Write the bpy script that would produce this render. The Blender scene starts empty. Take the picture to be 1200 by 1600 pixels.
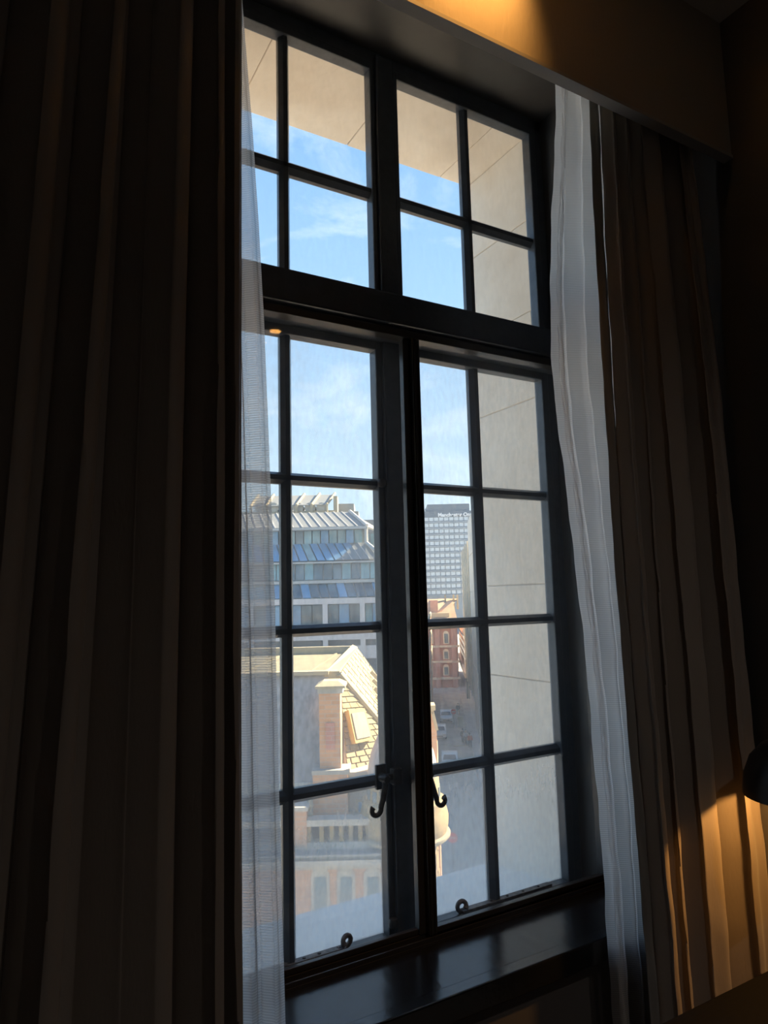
import bpy, bmesh, math, random
from mathutils import Vector, Matrix
random.seed(7)
sc = bpy.context.scene
COL = sc.collection
pi, sin, cos, sqrt = math.pi, math.sin, math.cos, math.sqrt

# ------------------------------------------------------------------ camera
YAW, PITCH, ROLL, FPX = math.radians(30.129), math.radians(7.011), math.radians(-1.4236), 1074.4
EYE = Vector((0, 0, 1.5))
_f = Vector((sin(YAW)*cos(PITCH), cos(YAW)*cos(PITCH), sin(PITCH)))
_r0 = Vector((cos(YAW), -sin(YAW), 0)); _u0 = _r0.cross(_f)
_r = _r0*cos(ROLL) + _u0*sin(ROLL); _u = _u0*cos(ROLL) - _r0*sin(ROLL)
cd = bpy.data.cameras.new('camera'); cam = bpy.data.objects.new('camera', cd); COL.objects.link(cam)
cd.sensor_fit = 'VERTICAL'; cd.sensor_height = 36; cd.lens = FPX/1600*36; cd.clip_start = .05; cd.clip_end = 2000
cam.matrix_world = Matrix(((_r.x, _u.x, -_f.x, 0), (_r.y, _u.y, -_f.y, 0), (_r.z, _u.z, -_f.z, 1.5), (0, 0, 0, 1)))
sc.camera = cam

# ------------------------------------------------------------------ world, sun, exposure
w = bpy.data.worlds.new('sky'); sc.world = w; w.use_nodes = True
nt = w.node_tree; N = nt.nodes; L = nt.links
bg = N['Background']
tc = N.new('ShaderNodeTexCoord'); sx = N.new('ShaderNodeSeparateXYZ'); L.new(tc.outputs['Generated'], sx.inputs[0])
ramp = N.new('ShaderNodeValToRGB'); L.new(sx.outputs['Z'], ramp.inputs[0])
cr = ramp.color_ramp
cr.elements[0].position = 0.0; cr.elements[0].color = (.62, .74, .79, 1)
cr.elements[1].position = 1.0; cr.elements[1].color = (.10, .22, .50, 1)
for p_, c_ in ((.14, (.48, .65, .77, 1)), (.34, (.31, .50, .72, 1)), (.6, (.19, .37, .63, 1))):
    e = cr.elements.new(p_); e.color = c_
mp = N.new('ShaderNodeMapping'); mp.inputs['Scale'].default_value = (3.2, 1.2, 6.5); mp.inputs['Rotation'].default_value = (.3, .5, .9)
L.new(tc.outputs['Generated'], mp.inputs[0])
no = N.new('ShaderNodeTexNoise'); no.inputs['Scale'].default_value = 1.6; no.inputs['Detail'].default_value = 9; no.inputs['Roughness'].default_value = .62; no.inputs['Distortion'].default_value = .7
L.new(mp.outputs[0], no.inputs['Vector'])
r2 = N.new('ShaderNodeValToRGB'); r2.color_ramp.elements[0].position = .52; r2.color_ramp.elements[1].position = .80
r2.color_ramp.elements[1].color = (.55, .55, .55, 1)
L.new(no.outputs['Fac'], r2.inputs[0])
mx = N.new('ShaderNodeMixRGB'); mx.inputs[2].default_value = (.86, .92, .97, 1)
L.new(r2.outputs[0], mx.inputs[0]); L.new(ramp.outputs[0], mx.inputs[1]); L.new(mx.outputs[0], bg.inputs[0])
bg.inputs[1].default_value = 1.0
SUNV = Vector((.80, -.02, .56)).normalized()
sd = bpy.data.lights.new('sun', 'SUN'); sun = bpy.data.objects.new('sun', sd); COL.objects.link(sun)
sd.energy = 15.5; sd.color = (1, .82, .56); sd.angle = .009
sun.rotation_euler = SUNV.to_track_quat('Z', 'Y').to_euler(); sun.location = (30, 10, 40)
vs = sc.view_settings
vs.view_transform = 'Standard'; vs.look = 'None'; vs.exposure = 0.85; vs.gamma = 1.0; vs.use_curve_mapping = False
try:
    sc.cycles.use_denoising = True
    sc.cycles.max_bounces = 14; sc.cycles.diffuse_bounces = 5; sc.cycles.transparent_max_bounces = 24
    sc.cycles.sample_clamp_indirect = 4.0
except Exception: pass

# ------------------------------------------------------------------ pixel helpers (photo frame 1200x1600)
def ray(px, py): return _f + _r*((px-600)/FPX) - _u*((py-800)/FPX)
def atY(px, py, y): d = ray(px, py); return EYE + d*(y/d.y)
_er = Vector((cos(YAW), -sin(YAW), 0)); _ef = Vector((sin(YAW), cos(YAW), 0))
def E(px, py, D):          # a point of the town, in the street's own axes (right, ahead, up)
    d = ray(px, py); k = D/d.dot(_ef); return Vector((k*d.dot(_er), D, 1.5+k*d.z))
GZ = -16.5                 # street level
def G(px, py): d = ray(px, py); k = (GZ-1.5)/d.z; return Vector((k*d.dot(_er), k*d.dot(_ef), GZ))

# ------------------------------------------------------------------ materials
MATS = {}
def mat(name, col, rough=.6, var=0, scale=8, bump=0, bscale=40, metal=0, spec=.5, stretch=None, col2=None, coat=0):
    if name in MATS: return MATS[name]
    m = bpy.data.materials.new(name); m.use_nodes = True; n = m.node_tree.nodes; l = m.node_tree.links
    b = n['Principled BSDF']; b.inputs['Roughness'].default_value = rough; b.inputs['Metallic'].default_value = metal
    b.inputs['Specular IOR Level'].default_value = spec; b.inputs['Coat Weight'].default_value = coat
    b.inputs['Base Color'].default_value = (*col, 1)
    if var or bump or col2:
        t = n.new('ShaderNodeTexCoord'); mpp = n.new('ShaderNodeMapping'); l.new(t.outputs['Object'], mpp.inputs[0])
        if stretch: mpp.inputs['Scale'].default_value = stretch
        z = n.new('ShaderNodeTexNoise'); z.inputs['Scale'].default_value = scale; z.inputs['Detail'].default_value = 6; z.inputs['Roughness'].default_value = .6
        l.new(mpp.outputs[0], z.inputs['Vector'])
        if var or col2:
            c2 = col2 or tuple(max(0, c*(1-var)) for c in col); c1 = col if col2 else tuple(min(1, c*(1+var)) for c in col)
            rr = n.new('ShaderNodeValToRGB'); rr.color_ramp.elements[0].position = .35; rr.color_ramp.elements[1].position = .68
            rr.color_ramp.elements[0].color = (*c2, 1); rr.color_ramp.elements[1].color = (*c1, 1)
            l.new(z.outputs['Fac'], rr.inputs[0]); l.new(rr.outputs[0], b.inputs['Base Color'])
        if bump:
            z2 = n.new('ShaderNodeTexNoise'); z2.inputs['Scale'].default_value = bscale; z2.inputs['Detail'].default_value = 4
            l.new(mpp.outputs[0], z2.inputs['Vector'])
            bp = n.new('ShaderNodeBump'); bp.inputs['Strength'].default_value = bump; bp.inputs['Distance'].default_value = .01
            l.new(z2.outputs['Fac'], bp.inputs['Height']); l.new(bp.outputs[0], b.inputs['Normal'])
    MATS[name] = m; return m

def brick_mat(name, c1, c2, mortar, scale=1.0):
    m = bpy.data.materials.new(name); m.use_nodes = True; n = m.node_tree.nodes; l = m.node_tree.links
    b = n['Principled BSDF']; b.inputs['Roughness'].default_value = .85
    t = n.new('ShaderNodeTexCoord'); mp_ = n.new('ShaderNodeMapping'); mp_.inputs['Rotation'].default_value = (pi/2, 0, 0)
    l.new(t.outputs['Object'], mp_.inputs[0])
    k = n.new('ShaderNodeTexBrick'); k.inputs['Scale'].default_value = scale
    k.inputs['Color1'].default_value = (*c1, 1); k.inputs['Color2'].default_value = (*c2, 1); k.inputs['Mortar'].default_value = (*mortar, 1)
    k.inputs['Brick Width'].default_value = .46; k.inputs['Row Height'].default_value = .15; k.inputs['Mortar Size'].default_value = .012
    l.new(mp_.outputs[0], k.inputs['Vector']); l.new(k.outputs['Color'], b.inputs['Base Color'])
    MATS[name] = m; return m

def glass_mat(name, dirt=.1, dirt2=.2, scale=5, gloss=1.0, stretch=(1, 1, .35), dirtcol=(.72, .76, .8), fade=None):
    """thin window glass: see-through, a Fresnel reflection, and a film of dried dirt that scatters light;
    fade = (z_low, z_high, extra): rain splash leaves more dirt low down on the pane"""
    m = bpy.data.materials.new(name); m.use_nodes = True; n = m.node_tree.nodes; l = m.node_tree.links
    n.clear(); out = n.new('ShaderNodeOutputMaterial')
    tr = n.new('ShaderNodeBsdfTransparent'); gl = n.new('ShaderNodeBsdfGlossy'); gl.inputs['Roughness'].default_value = .02
    lw = n.new('ShaderNodeLayerWeight'); lw.inputs['Blend'].default_value = .5
    pw = n.new('ShaderNodeMath'); pw.operation = 'POWER'; pw.inputs[1].default_value = 5; l.new(lw.outputs['Facing'], pw.inputs[0])
    mg = n.new('ShaderNodeMath'); mg.operation = 'MULTIPLY_ADD'; mg.inputs[1].default_value = .96*gloss; mg.inputs[2].default_value = .035*gloss; l.new(pw.outputs[0], mg.inputs[0])
    m1 = n.new('ShaderNodeMixShader'); l.new(mg.outputs[0], m1.inputs[0]); l.new(tr.outputs[0], m1.inputs[1]); l.new(gl.outputs[0], m1.inputs[2])
    tl = n.new('ShaderNodeBsdfTranslucent'); tl.inputs[0].default_value = (*dirtcol, 1)
    df = n.new('ShaderNodeBsdfDiffuse'); df.inputs[0].default_value = (*dirtcol, 1)
    md = n.new('ShaderNodeMixShader'); md.inputs[0].default_value = .35; l.new(tl.outputs[0], md.inputs[1]); l.new(df.outputs[0], md.inputs[2])
    t = n.new('ShaderNodeTexCoord'); mp_ = n.new('ShaderNodeMapping'); mp_.inputs['Scale'].default_value = stretch
    geo = n.new('ShaderNodeNewGeometry'); l.new(geo.outputs['Position'], mp_.inputs[0])
    z = n.new('ShaderNodeTexNoise'); z.inputs['Scale'].default_value = scale; z.inputs['Detail'].default_value = 5; l.new(mp_.outputs[0], z.inputs['Vector'])
    z2 = n.new('ShaderNodeTexNoise'); z2.inputs['Scale'].default_value = scale*18; z2.inputs['Detail'].default_value = 2; l.new(mp_.outputs[0], z2.inputs['Vector'])
    ad = n.new('ShaderNodeMath'); ad.operation = 'MULTIPLY_ADD'; ad.inputs[1].default_value = .55; l.new(z2.outputs['Fac'], ad.inputs[0])
    ml = n.new('ShaderNodeMath'); ml.operation = 'MULTIPLY'; ml.inputs[1].default_value = .6; l.new(z.outputs['Fac'], ml.inputs[0]); l.new(ml.outputs[0], ad.inputs[2])
    mr = n.new('ShaderNodeMapRange'); mr.inputs['From Min'].default_value = .38; mr.inputs['From Max'].default_value = .78
    mr.inputs['To Min'].default_value = dirt; mr.inputs['To Max'].default_value = dirt2; l.new(ad.outputs[0], mr.inputs[0])
    fac = mr.outputs[0]
    if fade:
        sp = n.new('ShaderNodeSeparateXYZ'); l.new(geo.outputs['Position'], sp.inputs[0])
        m3 = n.new('ShaderNodeMapRange'); m3.inputs['From Min'].default_value = fade[0]; m3.inputs['From Max'].default_value = fade[1]
        m3.inputs['To Min'].default_value = fade[2]; m3.inputs['To Max'].default_value = 0; l.new(sp.outputs['Z'], m3.inputs[0])
        a2 = n.new('ShaderNodeMath'); a2.operation = 'ADD'; l.new(fac, a2.inputs[0]); l.new(m3.outputs[0], a2.inputs[1]); fac = a2.outputs[0]
    m2 = n.new('ShaderNodeMixShader'); l.new(fac, m2.inputs[0]); l.new(m1.outputs[0], m2.inputs[1]); l.new(md.outputs[0], m2.inputs[2])
    l.new(m2.outputs[0], out.inputs[0]); MATS[name] = m; return m

def sheer_mat(name, lo, hi):
    m = bpy.data.materials.new(name); m.use_nodes = True; n = m.node_tree.nodes; l = m.node_tree.links
    n.clear(); out = n.new('ShaderNodeOutputMaterial')
    tr = n.new('ShaderNodeBsdfTransparent'); tl = n.new('ShaderNodeBsdfTranslucent'); tl.inputs[0].default_value = (.93, .92, .92, 1)
    df = n.new('ShaderNodeBsdfDiffuse'); df.inputs[0].default_value = (.8, .8, .8, 1)
    md = n.new('ShaderNodeMixShader'); md.inputs[0].default_value = .14; l.new(tl.outputs[0], md.inputs[1]); l.new(df.outputs[0], md.inputs[2])
    g = n.new('ShaderNodeNewGeometry'); sp = n.new('ShaderNodeSeparateXYZ'); l.new(g.outputs['Position'], sp.inputs[0])
    wv = n.new('ShaderNodeMath'); wv.operation = 'MULTIPLY'; wv.inputs[1].default_value = 2*pi/.0046; l.new(sp.outputs['Z'], wv.inputs[0])
    sn = n.new('ShaderNodeMath'); sn.operation = 'SINE'; l.new(wv.outputs[0], sn.inputs[0])
    mr = n.new('ShaderNodeMapRange'); mr.inputs['From Min'].default_value = -1; mr.inputs['To Min'].default_value = lo; mr.inputs['To Max'].default_value = hi
    l.new(sn.outputs[0], mr.inputs[0])
    m2 = n.new('ShaderNodeMixShader'); l.new(mr.outputs[0], m2.inputs[0]); l.new(tr.outputs[0], m2.inputs[1]); l.new(md.outputs[0], m2.inputs[2])
    l.new(m2.outputs[0], out.inputs[0]); MATS[name] = m; return m

def fabric_mat(name, col, rough, weave=.0012, strength=.25, sheen=.2):
    m = bpy.data.materials.new(name); m.use_nodes = True; n = m.node_tree.nodes; l = m.node_tree.links
    b = n['Principled BSDF']; b.inputs['Base Color'].default_value = (*col, 1); b.inputs['Roughness'].default_value = rough
    b.inputs['Sheen Weight'].default_value = sheen
    t = n.new('ShaderNodeTexCoord'); mp_ = n.new('ShaderNodeMapping'); mp_.inputs['Scale'].default_value = (1, 1, .25); l.new(t.outputs['Object'], mp_.inputs[0])
    z = n.new('ShaderNodeTexNoise'); z.inputs['Scale'].default_value = 1/weave/3; z.inputs['Detail'].default_value = 2; l.new(mp_.outputs[0], z.inputs['Vector'])
    bp = n.new('ShaderNodeBump'); bp.inputs['Strength'].default_value = strength; bp.inputs['Distance'].default_value = .002
    l.new(z.outputs['Fac'], bp.inputs['Height']); l.new(bp.outputs[0], b.inputs['Normal']); MATS[name] = m; return m

def emit_mat(name, col, s):
    m = bpy.data.materials.new(name); m.use_nodes = True; n = m.node_tree.nodes; n.clear()
    o = n.new('ShaderNodeOutputMaterial'); e_ = n.new('ShaderNodeEmission'); e_.inputs[0].default_value = (*col, 1); e_.inputs[1].default_value = s
    m.node_tree.links.new(e_.outputs[0], o.inputs[0]); MATS[name] = m; return m

M_FRAME = mat('dark_blue_black_gloss_paint', (.065, .077, .097), .3, var=.15, scale=30, bump=.08, bscale=60)
M_LINING = mat('charcoal_grey_paint', (.085, .083, .083), .45, var=.1, scale=12)
M_SILL = mat('black_gloss_paint', (.012, .013, .015), .2, spec=.7, bump=.12, bscale=26, stretch=(1, .25, 1))
M_IRON = mat('dark_iron', (.05, .045, .045), .45, var=.4, scale=60, bump=.15, bscale=120, metal=.3)
M_WORN = mat('worn_grey_iron', (.16, .15, .15), .5, var=.4, scale=70, bump=.2, bscale=120, metal=.3)
M_ALU = mat('dark_anodised_metal', (.05, .046, .045), .3, metal=.4)
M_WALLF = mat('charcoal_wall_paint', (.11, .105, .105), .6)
M_WALL = mat('lightened_wall_paint', (.58, .56, .55), .7, var=.06, scale=3)  # unseen walls, colour raised so they bounce more light into the room
M_CEIL = mat('grey_ceiling_paint', (.55, .53, .51), .8, var=.05, scale=3)
M_FLOOR = mat('lightened_carpet', (.42, .40, .38), .95, var=.3, scale=120)  # carpet colour raised to throw daylight back into the room
M_DRAPE = fabric_mat('taupe_satin_drape', (.28, .24, .21), .52, .0016, .18, .15)
M_LINE = fabric_mat('grey_curtain_lining', (.24, .23, .22), .7, .0016, .1)
M_PELM = fabric_mat('tan_woven_pelmet_fabric', (.34, .29, .22), .8, .003, .5)
M_TRIM = mat('grey_white_track', (.34, .33, .32), .4)
M_SHEER = sheer_mat('white_voile', .64, .86)
M_SHEER2 = sheer_mat('white_voile_hem', .75, .95)
M_PANE_HI = glass_mat('fanlight_glass', .015, .05)
M_PANE_LO = glass_mat('dirty_casement_glass', .04, .19, fade=(.62, 1.2, .36), dirtcol=(.92, .90, .87))
M_SEC = glass_mat('secondary_glass', .004, .015)
M_STONE = mat('pale_limestone', (.82, .74, .63), .85, scale=5, bump=.35, bscale=30, col2=(.72, .62, .50))
M_LEDGE = mat('weathered_ledge_stone', (.80, .80, .79), .8, var=.12, scale=9, bump=.3, bscale=50)
M_MORTAR = mat('pale_mortar', (.55, .48, .40), .9)
M_BRICK = brick_mat('orange_brown_brick', (.66, .38, .22), (.54, .30, .17), (.50, .40, .31))
M_RED = brick_mat('red_brick', (.58, .29, .22), (.48, .23, .17), (.48, .37, .31))
M_BUFF = mat('buff_sandstone', (.40, .30, .15), .85, var=.2, scale=1.2, bump=.3, bscale=6)
M_GREYST = mat('grey_weathered_stone', (.50, .48, .42), .85, var=.22, scale=1.0, bump=.3, bscale=6)
M_SLATE = mat('grey_slate', (.36, .355, .35), .6, var=.2, scale=2.5, stretch=(3, 3, .5))
M_TILE = mat('buff_stone_tile', (.33, .275, .16), .8, var=.16, scale=2.0)
M_TILE2 = mat('pale_stone_tile', (.36, .305, .185), .8, var=.12, scale=2.0)
M_LEAD = mat('buff_lead_roof', (.25, .23, .155), .7, var=.1, scale=.7)
M_COPE = mat('pale_coping_stone', (.42, .37, .26), .8, var=.08, scale=2)
M_YEL = mat('cream_painted_timber', (.50, .40, .17), .5)
M_SEAM = mat('grey_zinc_panel', (.28, .30, .30), .5, var=.05, scale=.5)
M_SEAMB = mat('dark_zinc_backing', (.26, .28, .29), .6)
M_SKYP = mat('frosted_skylight_glass', (.36, .37, .33), .3)
M_WHITE = mat('white_metal', (.52, .52, .50), .4)
M_GBLUE = mat('blue_window_glass', (.20, .36, .52), .08, var=.25, scale=.35, spec=.8)
M_GTEAL = mat('teal_window_glass', (.26, .40, .42), .08, var=.3, scale=.4, spec=.8)
M_GDARK = mat('dark_window_glass', (.17, .22, .24), .08, var=.4, scale=.5, spec=.8)
M_CONC = mat('pink_grey_concrete', (.76, .70, .66), .8, var=.06, scale=.4)
M_TOWER = mat('hazed_tower_concrete', (.34, .38, .41), .7, var=.1, scale=.1)  # distance haze put into the tower's colour
M_TGLASS = mat('hazed_tower_glass', (.66, .72, .76), .2, var=.2, scale=.12)  # glass colour lightened in place of aerial haze
M_PALE = mat('pale_stone_cladding', (.80, .76, .68), .8, var=.05, scale=.2)
M_CREAM = mat('cream_stone_facade', (.78, .66, .50), .8, var=.1, scale=.25)
M_TANROOF = mat('tan_roof', (.42, .28, .18), .8, var=.15, scale=.3)
M_ASPH = mat('asphalt', (.40, .38, .35), .85, var=.2, scale=.6)
M_PAVE = mat('grey_paving', (.48, .46, .44), .85, var=.15, scale=.5)

# ------------------------------------------------------------------ mesh building
class MB:
    def __init__(s): s.v = []; s.f = []
    def add(s, vs, fs):
        o = len(s.v); s.v += [Vector(q) for q in vs]; s.f += [[i+o for i in q] for q in fs]; return s
    def box(s, x0, x1, y0, y1, z0, z1):
        return s.add([(x0, y0, z0), (x1, y0, z0), (x1, y1, z0), (x0, y1, z0), (x0, y0, z1), (x1, y0, z1), (x1, y1, z1), (x0, y1, z1)],
                     [(0, 3, 2, 1), (4, 5, 6, 7), (0, 1, 5, 4), (1, 2, 6, 5), (2, 3, 7, 6), (3, 0, 4, 7)])
    def cbox(s, x0, x1, y0, y1, z0, z1, c):           # chamfered along all edges of the long faces
        bm = bmesh.new(); t = MB().box(x0, x1, y0, y1, z0, z1)
        vs = [bm.verts.new(q) for q in t.v]
        for q in t.f: bm.faces.new([vs[i] for i in q])
        bmesh.ops.bevel(bm, geom=bm.edges[:], offset=c, segments=2, affect='EDGES', profile=.6)
        bm.verts.index_update()
        s.add([v.co.copy() for v in bm.verts], [[v.index for v in f.verts] for f in bm.faces]); bm.free(); return s
    def slab(s, a, b, c, d, th):                      # quad a b c d (ccw seen from outside) thickened inwards
        a, b, c, d = map(Vector, (a, b, c, d)); n = (c-a).cross(d-b).normalized()*th
        return s.add([a, b, c, d, a-n, b-n, c-n, d-n], [(0, 1, 2, 3), (7, 6, 5, 4), (0, 4, 5, 1), (1, 5, 6, 2), (2, 6, 7, 3), (3, 7, 4, 0)])
    def poly(s, pts, vec):                            # polygon extruded along vec
        n = len(pts); vec = Vector(vec); p = [Vector(q) for q in pts]
        return s.add(p+[q+vec for q in p], [list(range(n))[::-1], list(range(n, 2*n))]+[(i, (i+1) % n, n+(i+1) % n, n+i) for i in range(n)])
    def lathe(s, prof, c=(0, 0, 0), n=32, axis='Z'):
        c = Vector(c); vs = []; fs = []
        for r, h in prof:
            for k in range(n):
                a = 2*pi*k/n
                q = {'Z': (r*cos(a), r*sin(a), h), 'Y': (r*cos(a), h, r*sin(a)), 'X': (h, r*cos(a), r*sin(a))}[axis]
                vs.append(c+Vector(q))
        for i in range(len(prof)-1):
            for k in range(n): fs.append((i*n+k, i*n+(k+1) % n, (i+1)*n+(k+1) % n, (i+1)*n+k))
        m_ = len(prof)-1
        fs.append(tuple(range(n))[::-1]); fs.append(tuple(m_*n+k for k in range(n)))
        return s.add(vs, fs)
    def tube(s, pts, r, n=10):
        pts = [Vector(p) for p in pts]; rs = r if isinstance(r, (list, tuple)) else [r]*len(pts)
        vs = []; fs = []; up = None
        for i, p in enumerate(pts):
            t = (pts[min(i+1, len(pts)-1)]-pts[max(i-1, 0)]).normalized()
            if up is None: up = t.orthogonal().normalized()
            up = (up-t*up.dot(t)).normalized(); sd_ = t.cross(up)
            for k in range(n):
                a = 2*pi*k/n; vs.append(p+(up*cos(a)+sd_*sin(a))*rs[i])
        for i in range(len(pts)-1):
            for k in range(n): fs.append((i*n+k, i*n+(k+1) % n, (i+1)*n+(k+1) % n, (i+1)*n+k))
        fs.append(tuple(range(n))[::-1]); fs.append(tuple((len(pts)-1)*n+k for k in range(n)))
        return s.add(vs, fs)
    def build(s, name, m, parent=None, label=None, cat=None, kind=None, group=None, smooth=False, base=None, ext=False):
        me = bpy.data.meshes.new(name)
        off = Vector(parent['_b']) if parent is not None else (Vector(base) if base is not None else Vector((0, 0, 0)))
        me.from_pydata([tuple(v-off) for v in s.v], [], s.f); me.materials.append(m)
        bm = bmesh.new(); bm.from_mesh(me); bmesh.ops.recalc_face_normals(bm, faces=bm.faces); bm.to_mesh(me); bm.free()
        if smooth:
            for p in me.polygons: p.use_smooth = True
            try: me.set_sharp_from_angle(angle=math.radians(40))
            except Exception: pass
        o = bpy.data.objects.new(name, me); COL.objects.link(o)
        o['_b'] = list(off)
        if parent is not None: o.parent = parent
        else: place(o, off, ext)
        tag(o, label, cat, kind, group); return o
def place(o, b, ext):
    if ext:
        o.rotation_euler = (0, 0, -YAW); o.location = _er*b[0] + _ef*b[1] + Vector((0, 0, b[2]))
    else: o.location = b
def tag(o, label=None, cat=None, kind=None, group=None):
    if label: o['label'] = label
    if cat: o['category'] = cat
    if kind: o['kind'] = kind
    if group: o['group'] = group
def thing(name, label, cat, base=(0, 0, 0), ext=False, kind=None, group=None):
    o = bpy.data.objects.new(name, None); COL.objects.link(o); o.empty_display_size = .1
    o['_b'] = list(base); place(o, Vector(base), ext); tag(o, label, cat, kind, group); return o
def lerp4(a, b, c, d, u, v): return (a*(1-u)+b*u)*(1-v)+(d*(1-u)+c*u)*v
def panels(name, m, parent, quad, nu, nv, gu, gv, th, stagger=False, us=None, lift=0):
    """pieces laid over the quad a b c d (a-b bottom, d-c top), each a mesh of its own"""
    a, b, c, d = map(Vector, quad); n = (c-a).cross(d-b).normalized()
    mats_ = m if isinstance(m, (list, tuple)) else [m]; k = 0
    for j in range(nv):
        off = .5/nu if (stagger and j % 2) else 0
        for i in range(nu+(1 if off else 0)):
            u0 = max(0, i/nu-off)+gu/2; u1 = min(1, (i+1)/nu-off)-gu/2
            if u1-u0 < .01: continue
            v0 = j/nv+gv/2; v1 = (j+1)/nv-gv/2
            q = [lerp4(a, b, c, d, *uv)+n*(lift+random.uniform(-.1, .1)*th) for uv in ((u0, v0), (u1, v0), (u1, v1), (u0, v1))]
            MB().slab(*q, th).build(name, mats_[k % len(mats_)] if len(mats_) < 3 else random.choice(mats_), parent); k += 1

# ================================================================== ROOM SHELL
XR, XL, YB, ZC, YW = 1.785, -3.2, -3.6, 3.13, 1.30
X0, X1, Z0, Z1 = .334, 1.56, .64, 3.075        # window opening inside its lining
MB().box(XL, XR, YB, YW, -.1, 0).build('floor', M_FLOOR, label='carpeted floor of the room, lightened to bounce daylight', cat='floor', kind='structure')
MB().box(XL-.1, XR+.1, YB-.1, 1.66, ZC, ZC+.12).build('ceiling', M_CEIL, label='grey painted ceiling above the curtain pelmet', cat='ceiling', kind='structure')
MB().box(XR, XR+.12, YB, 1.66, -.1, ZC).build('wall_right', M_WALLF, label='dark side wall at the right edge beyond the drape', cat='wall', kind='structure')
MB().box(XL-.12, XL, YB, 1.66, -.1, ZC).build('wall_left', M_WALL, label='unseen left side wall of the room, lightened to bounce daylight', cat='wall', kind='structure')
MB().box(XL-.12, XR+.12, YB-.12, YB, -.1, ZC).build('wall_back', M_WALL, label='unseen wall behind the viewer, lightened to bounce daylight', cat='wall', kind='structure')
wf = MB(); e_ = .014
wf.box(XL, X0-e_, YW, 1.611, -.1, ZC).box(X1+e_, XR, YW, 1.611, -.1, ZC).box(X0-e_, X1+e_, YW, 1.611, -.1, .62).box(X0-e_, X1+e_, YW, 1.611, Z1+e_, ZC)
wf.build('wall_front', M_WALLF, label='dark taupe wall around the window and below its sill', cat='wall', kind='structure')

# outside face of the house: big stone wall with a rebate, laid in separate stones round the opening
wo = thing('wall_outside', 'pale stone outer wall and deep window reveal seen through the panes', 'wall', (0, 1.66, 0), kind='structure')
RX0, RX1, RZ0, RZ1, RY0, RY1 = .384, 1.510, .60, 3.020, 1.612, 1.905
w1 = MB()
w1.box(-9, RX0-.25, 1.612, 1.895, GZ, 9).box(RX1+.25, 9, 1.612, 1.895, GZ, 9).box(RX0-.25, RX1+.25, 1.612, 1.895, GZ, RZ0-.14).box(RX0-.25, RX1+.25, 1.612, 1.895, RZ1+.30, 9)
w1.box(RX1+.004, RX1+.25, 1.614, 1.9, RZ0-.14, RZ1+.3).box(RX0-.25, RX0-.004, 1.614, 1.9, RZ0-.14, RZ1+.3).box(RX0-.004, RX1+.004, 1.614, 1.9, RZ1+.004, RZ1+.3)
w1.build('wall_core', M_MORTAR, wo)
zs = [RZ0, 1.227, 1.527, 2.125, 2.416, 2.729, RZ1]
for i in range(len(zs)-1):
    j0 = zs[i]+.0015; j1 = zs[i+1]-.0015; dx = random.uniform(-.0015, .0015)
    MB().cbox(RX1+dx, RX1+.24, RY0, RY1+.012, j0, j1, .003).build('stone_block', M_STONE, wo)
    MB().cbox(RX0-.24, RX0-dx, RY0, RY1+.012, j0, j1, .003).build('stone_block', M_STONE, wo)
xs = [RX0-.24, .62, 1.002, 1.383, RX1+.24]
for i in range(4):
    MB().cbox(xs[i]+.0012, xs[i+1]-.0012, RY0, RY1+.012, RZ1+random.uniform(-.001, .001), RZ1+.29, .003).build('stone_block', M_STONE, wo)
MB().poly([(RX0-.22, 1.612, .650), (RX0-.22, 1.955, .600), (RX0-.22, 1.955, .50), (RX0-.22, 1.612, .50)], (RX1-RX0+.44, 0, 0)).build('trim_2', M_LEDGE, label='weathered pale stone ledge outside below the window', cat='window ledge', kind='structure')

# ================================================================== WINDOW
win = thing('window_1', 'tall dark-painted window with transom and small panes', 'window', (.947, 1.6, .66), kind='structure')
lin = MB()
lin.box(X0-e_, X0, YW, 1.609, Z0, Z1+e_).box(X1, X1+e_, YW, 1.609, Z0, Z1+e_).box(X0, X1, YW, 1.609, Z1, Z1+e_)
lin.build('reveal_lining', M_LINING, win)
fy0, fy1 = 1.575, 1.589
fr = MB().cbox(X0, X0+.030, fy0, fy1+.02, .655, Z1, .004).cbox(X1-.030, X1, fy0, fy1+.02, .655, Z1, .004).cbox(X0, X1, fy0, fy1+.02, Z1-.04, Z1, .004).cbox(X0, X1, fy0, fy1+.02, .60, .64, .004)
fr.build('outer_frame', M_FRAME, win)
MB().cbox(X0+.001, X1-.001, 1.485, 1.609, 2.215, 2.300, .006).box(X0, X1, 1.505, 1.609, 2.193, 2.216).build('transom', M_FRAME, win)
MB().cbox(.917, .977, 1.562, 1.609, 2.30, 3.06, .006).cbox(.917, .977, 1.562, 1.609, .64, 2.2, .006).build('mullion', M_FRAME, win)
def muntin_v(x0, x1, z0, z1):
    c = (x0+x1)/2; h = (x1-x0)/2; t = .006
    return MB().poly([(c-t, 1.580, z0), (c+t, 1.580, z0), (c+h, 1.594, z0), (c+h, 1.608, z0), (c+t, 1.614, z0), (c-t, 1.614, z0), (c-h, 1.608, z0), (c-h, 1.594, z0)], (0, 0, z1-z0))
def muntin_h(z0, z1, x0, x1):
    c = (z0+z1)/2; h = (z1-z0)/2; t = .006
    return MB().poly([(x0, 1.580, c-t), (x0, 1.580, c+t), (x0, 1.594, c+h), (x0, 1.608, c+h), (x0, 1.614, c+t), (x0, 1.614, c-t), (x0, 1.608, c-h), (x0, 1.594, c-h)], (x1-x0, 0, 0))
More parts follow.
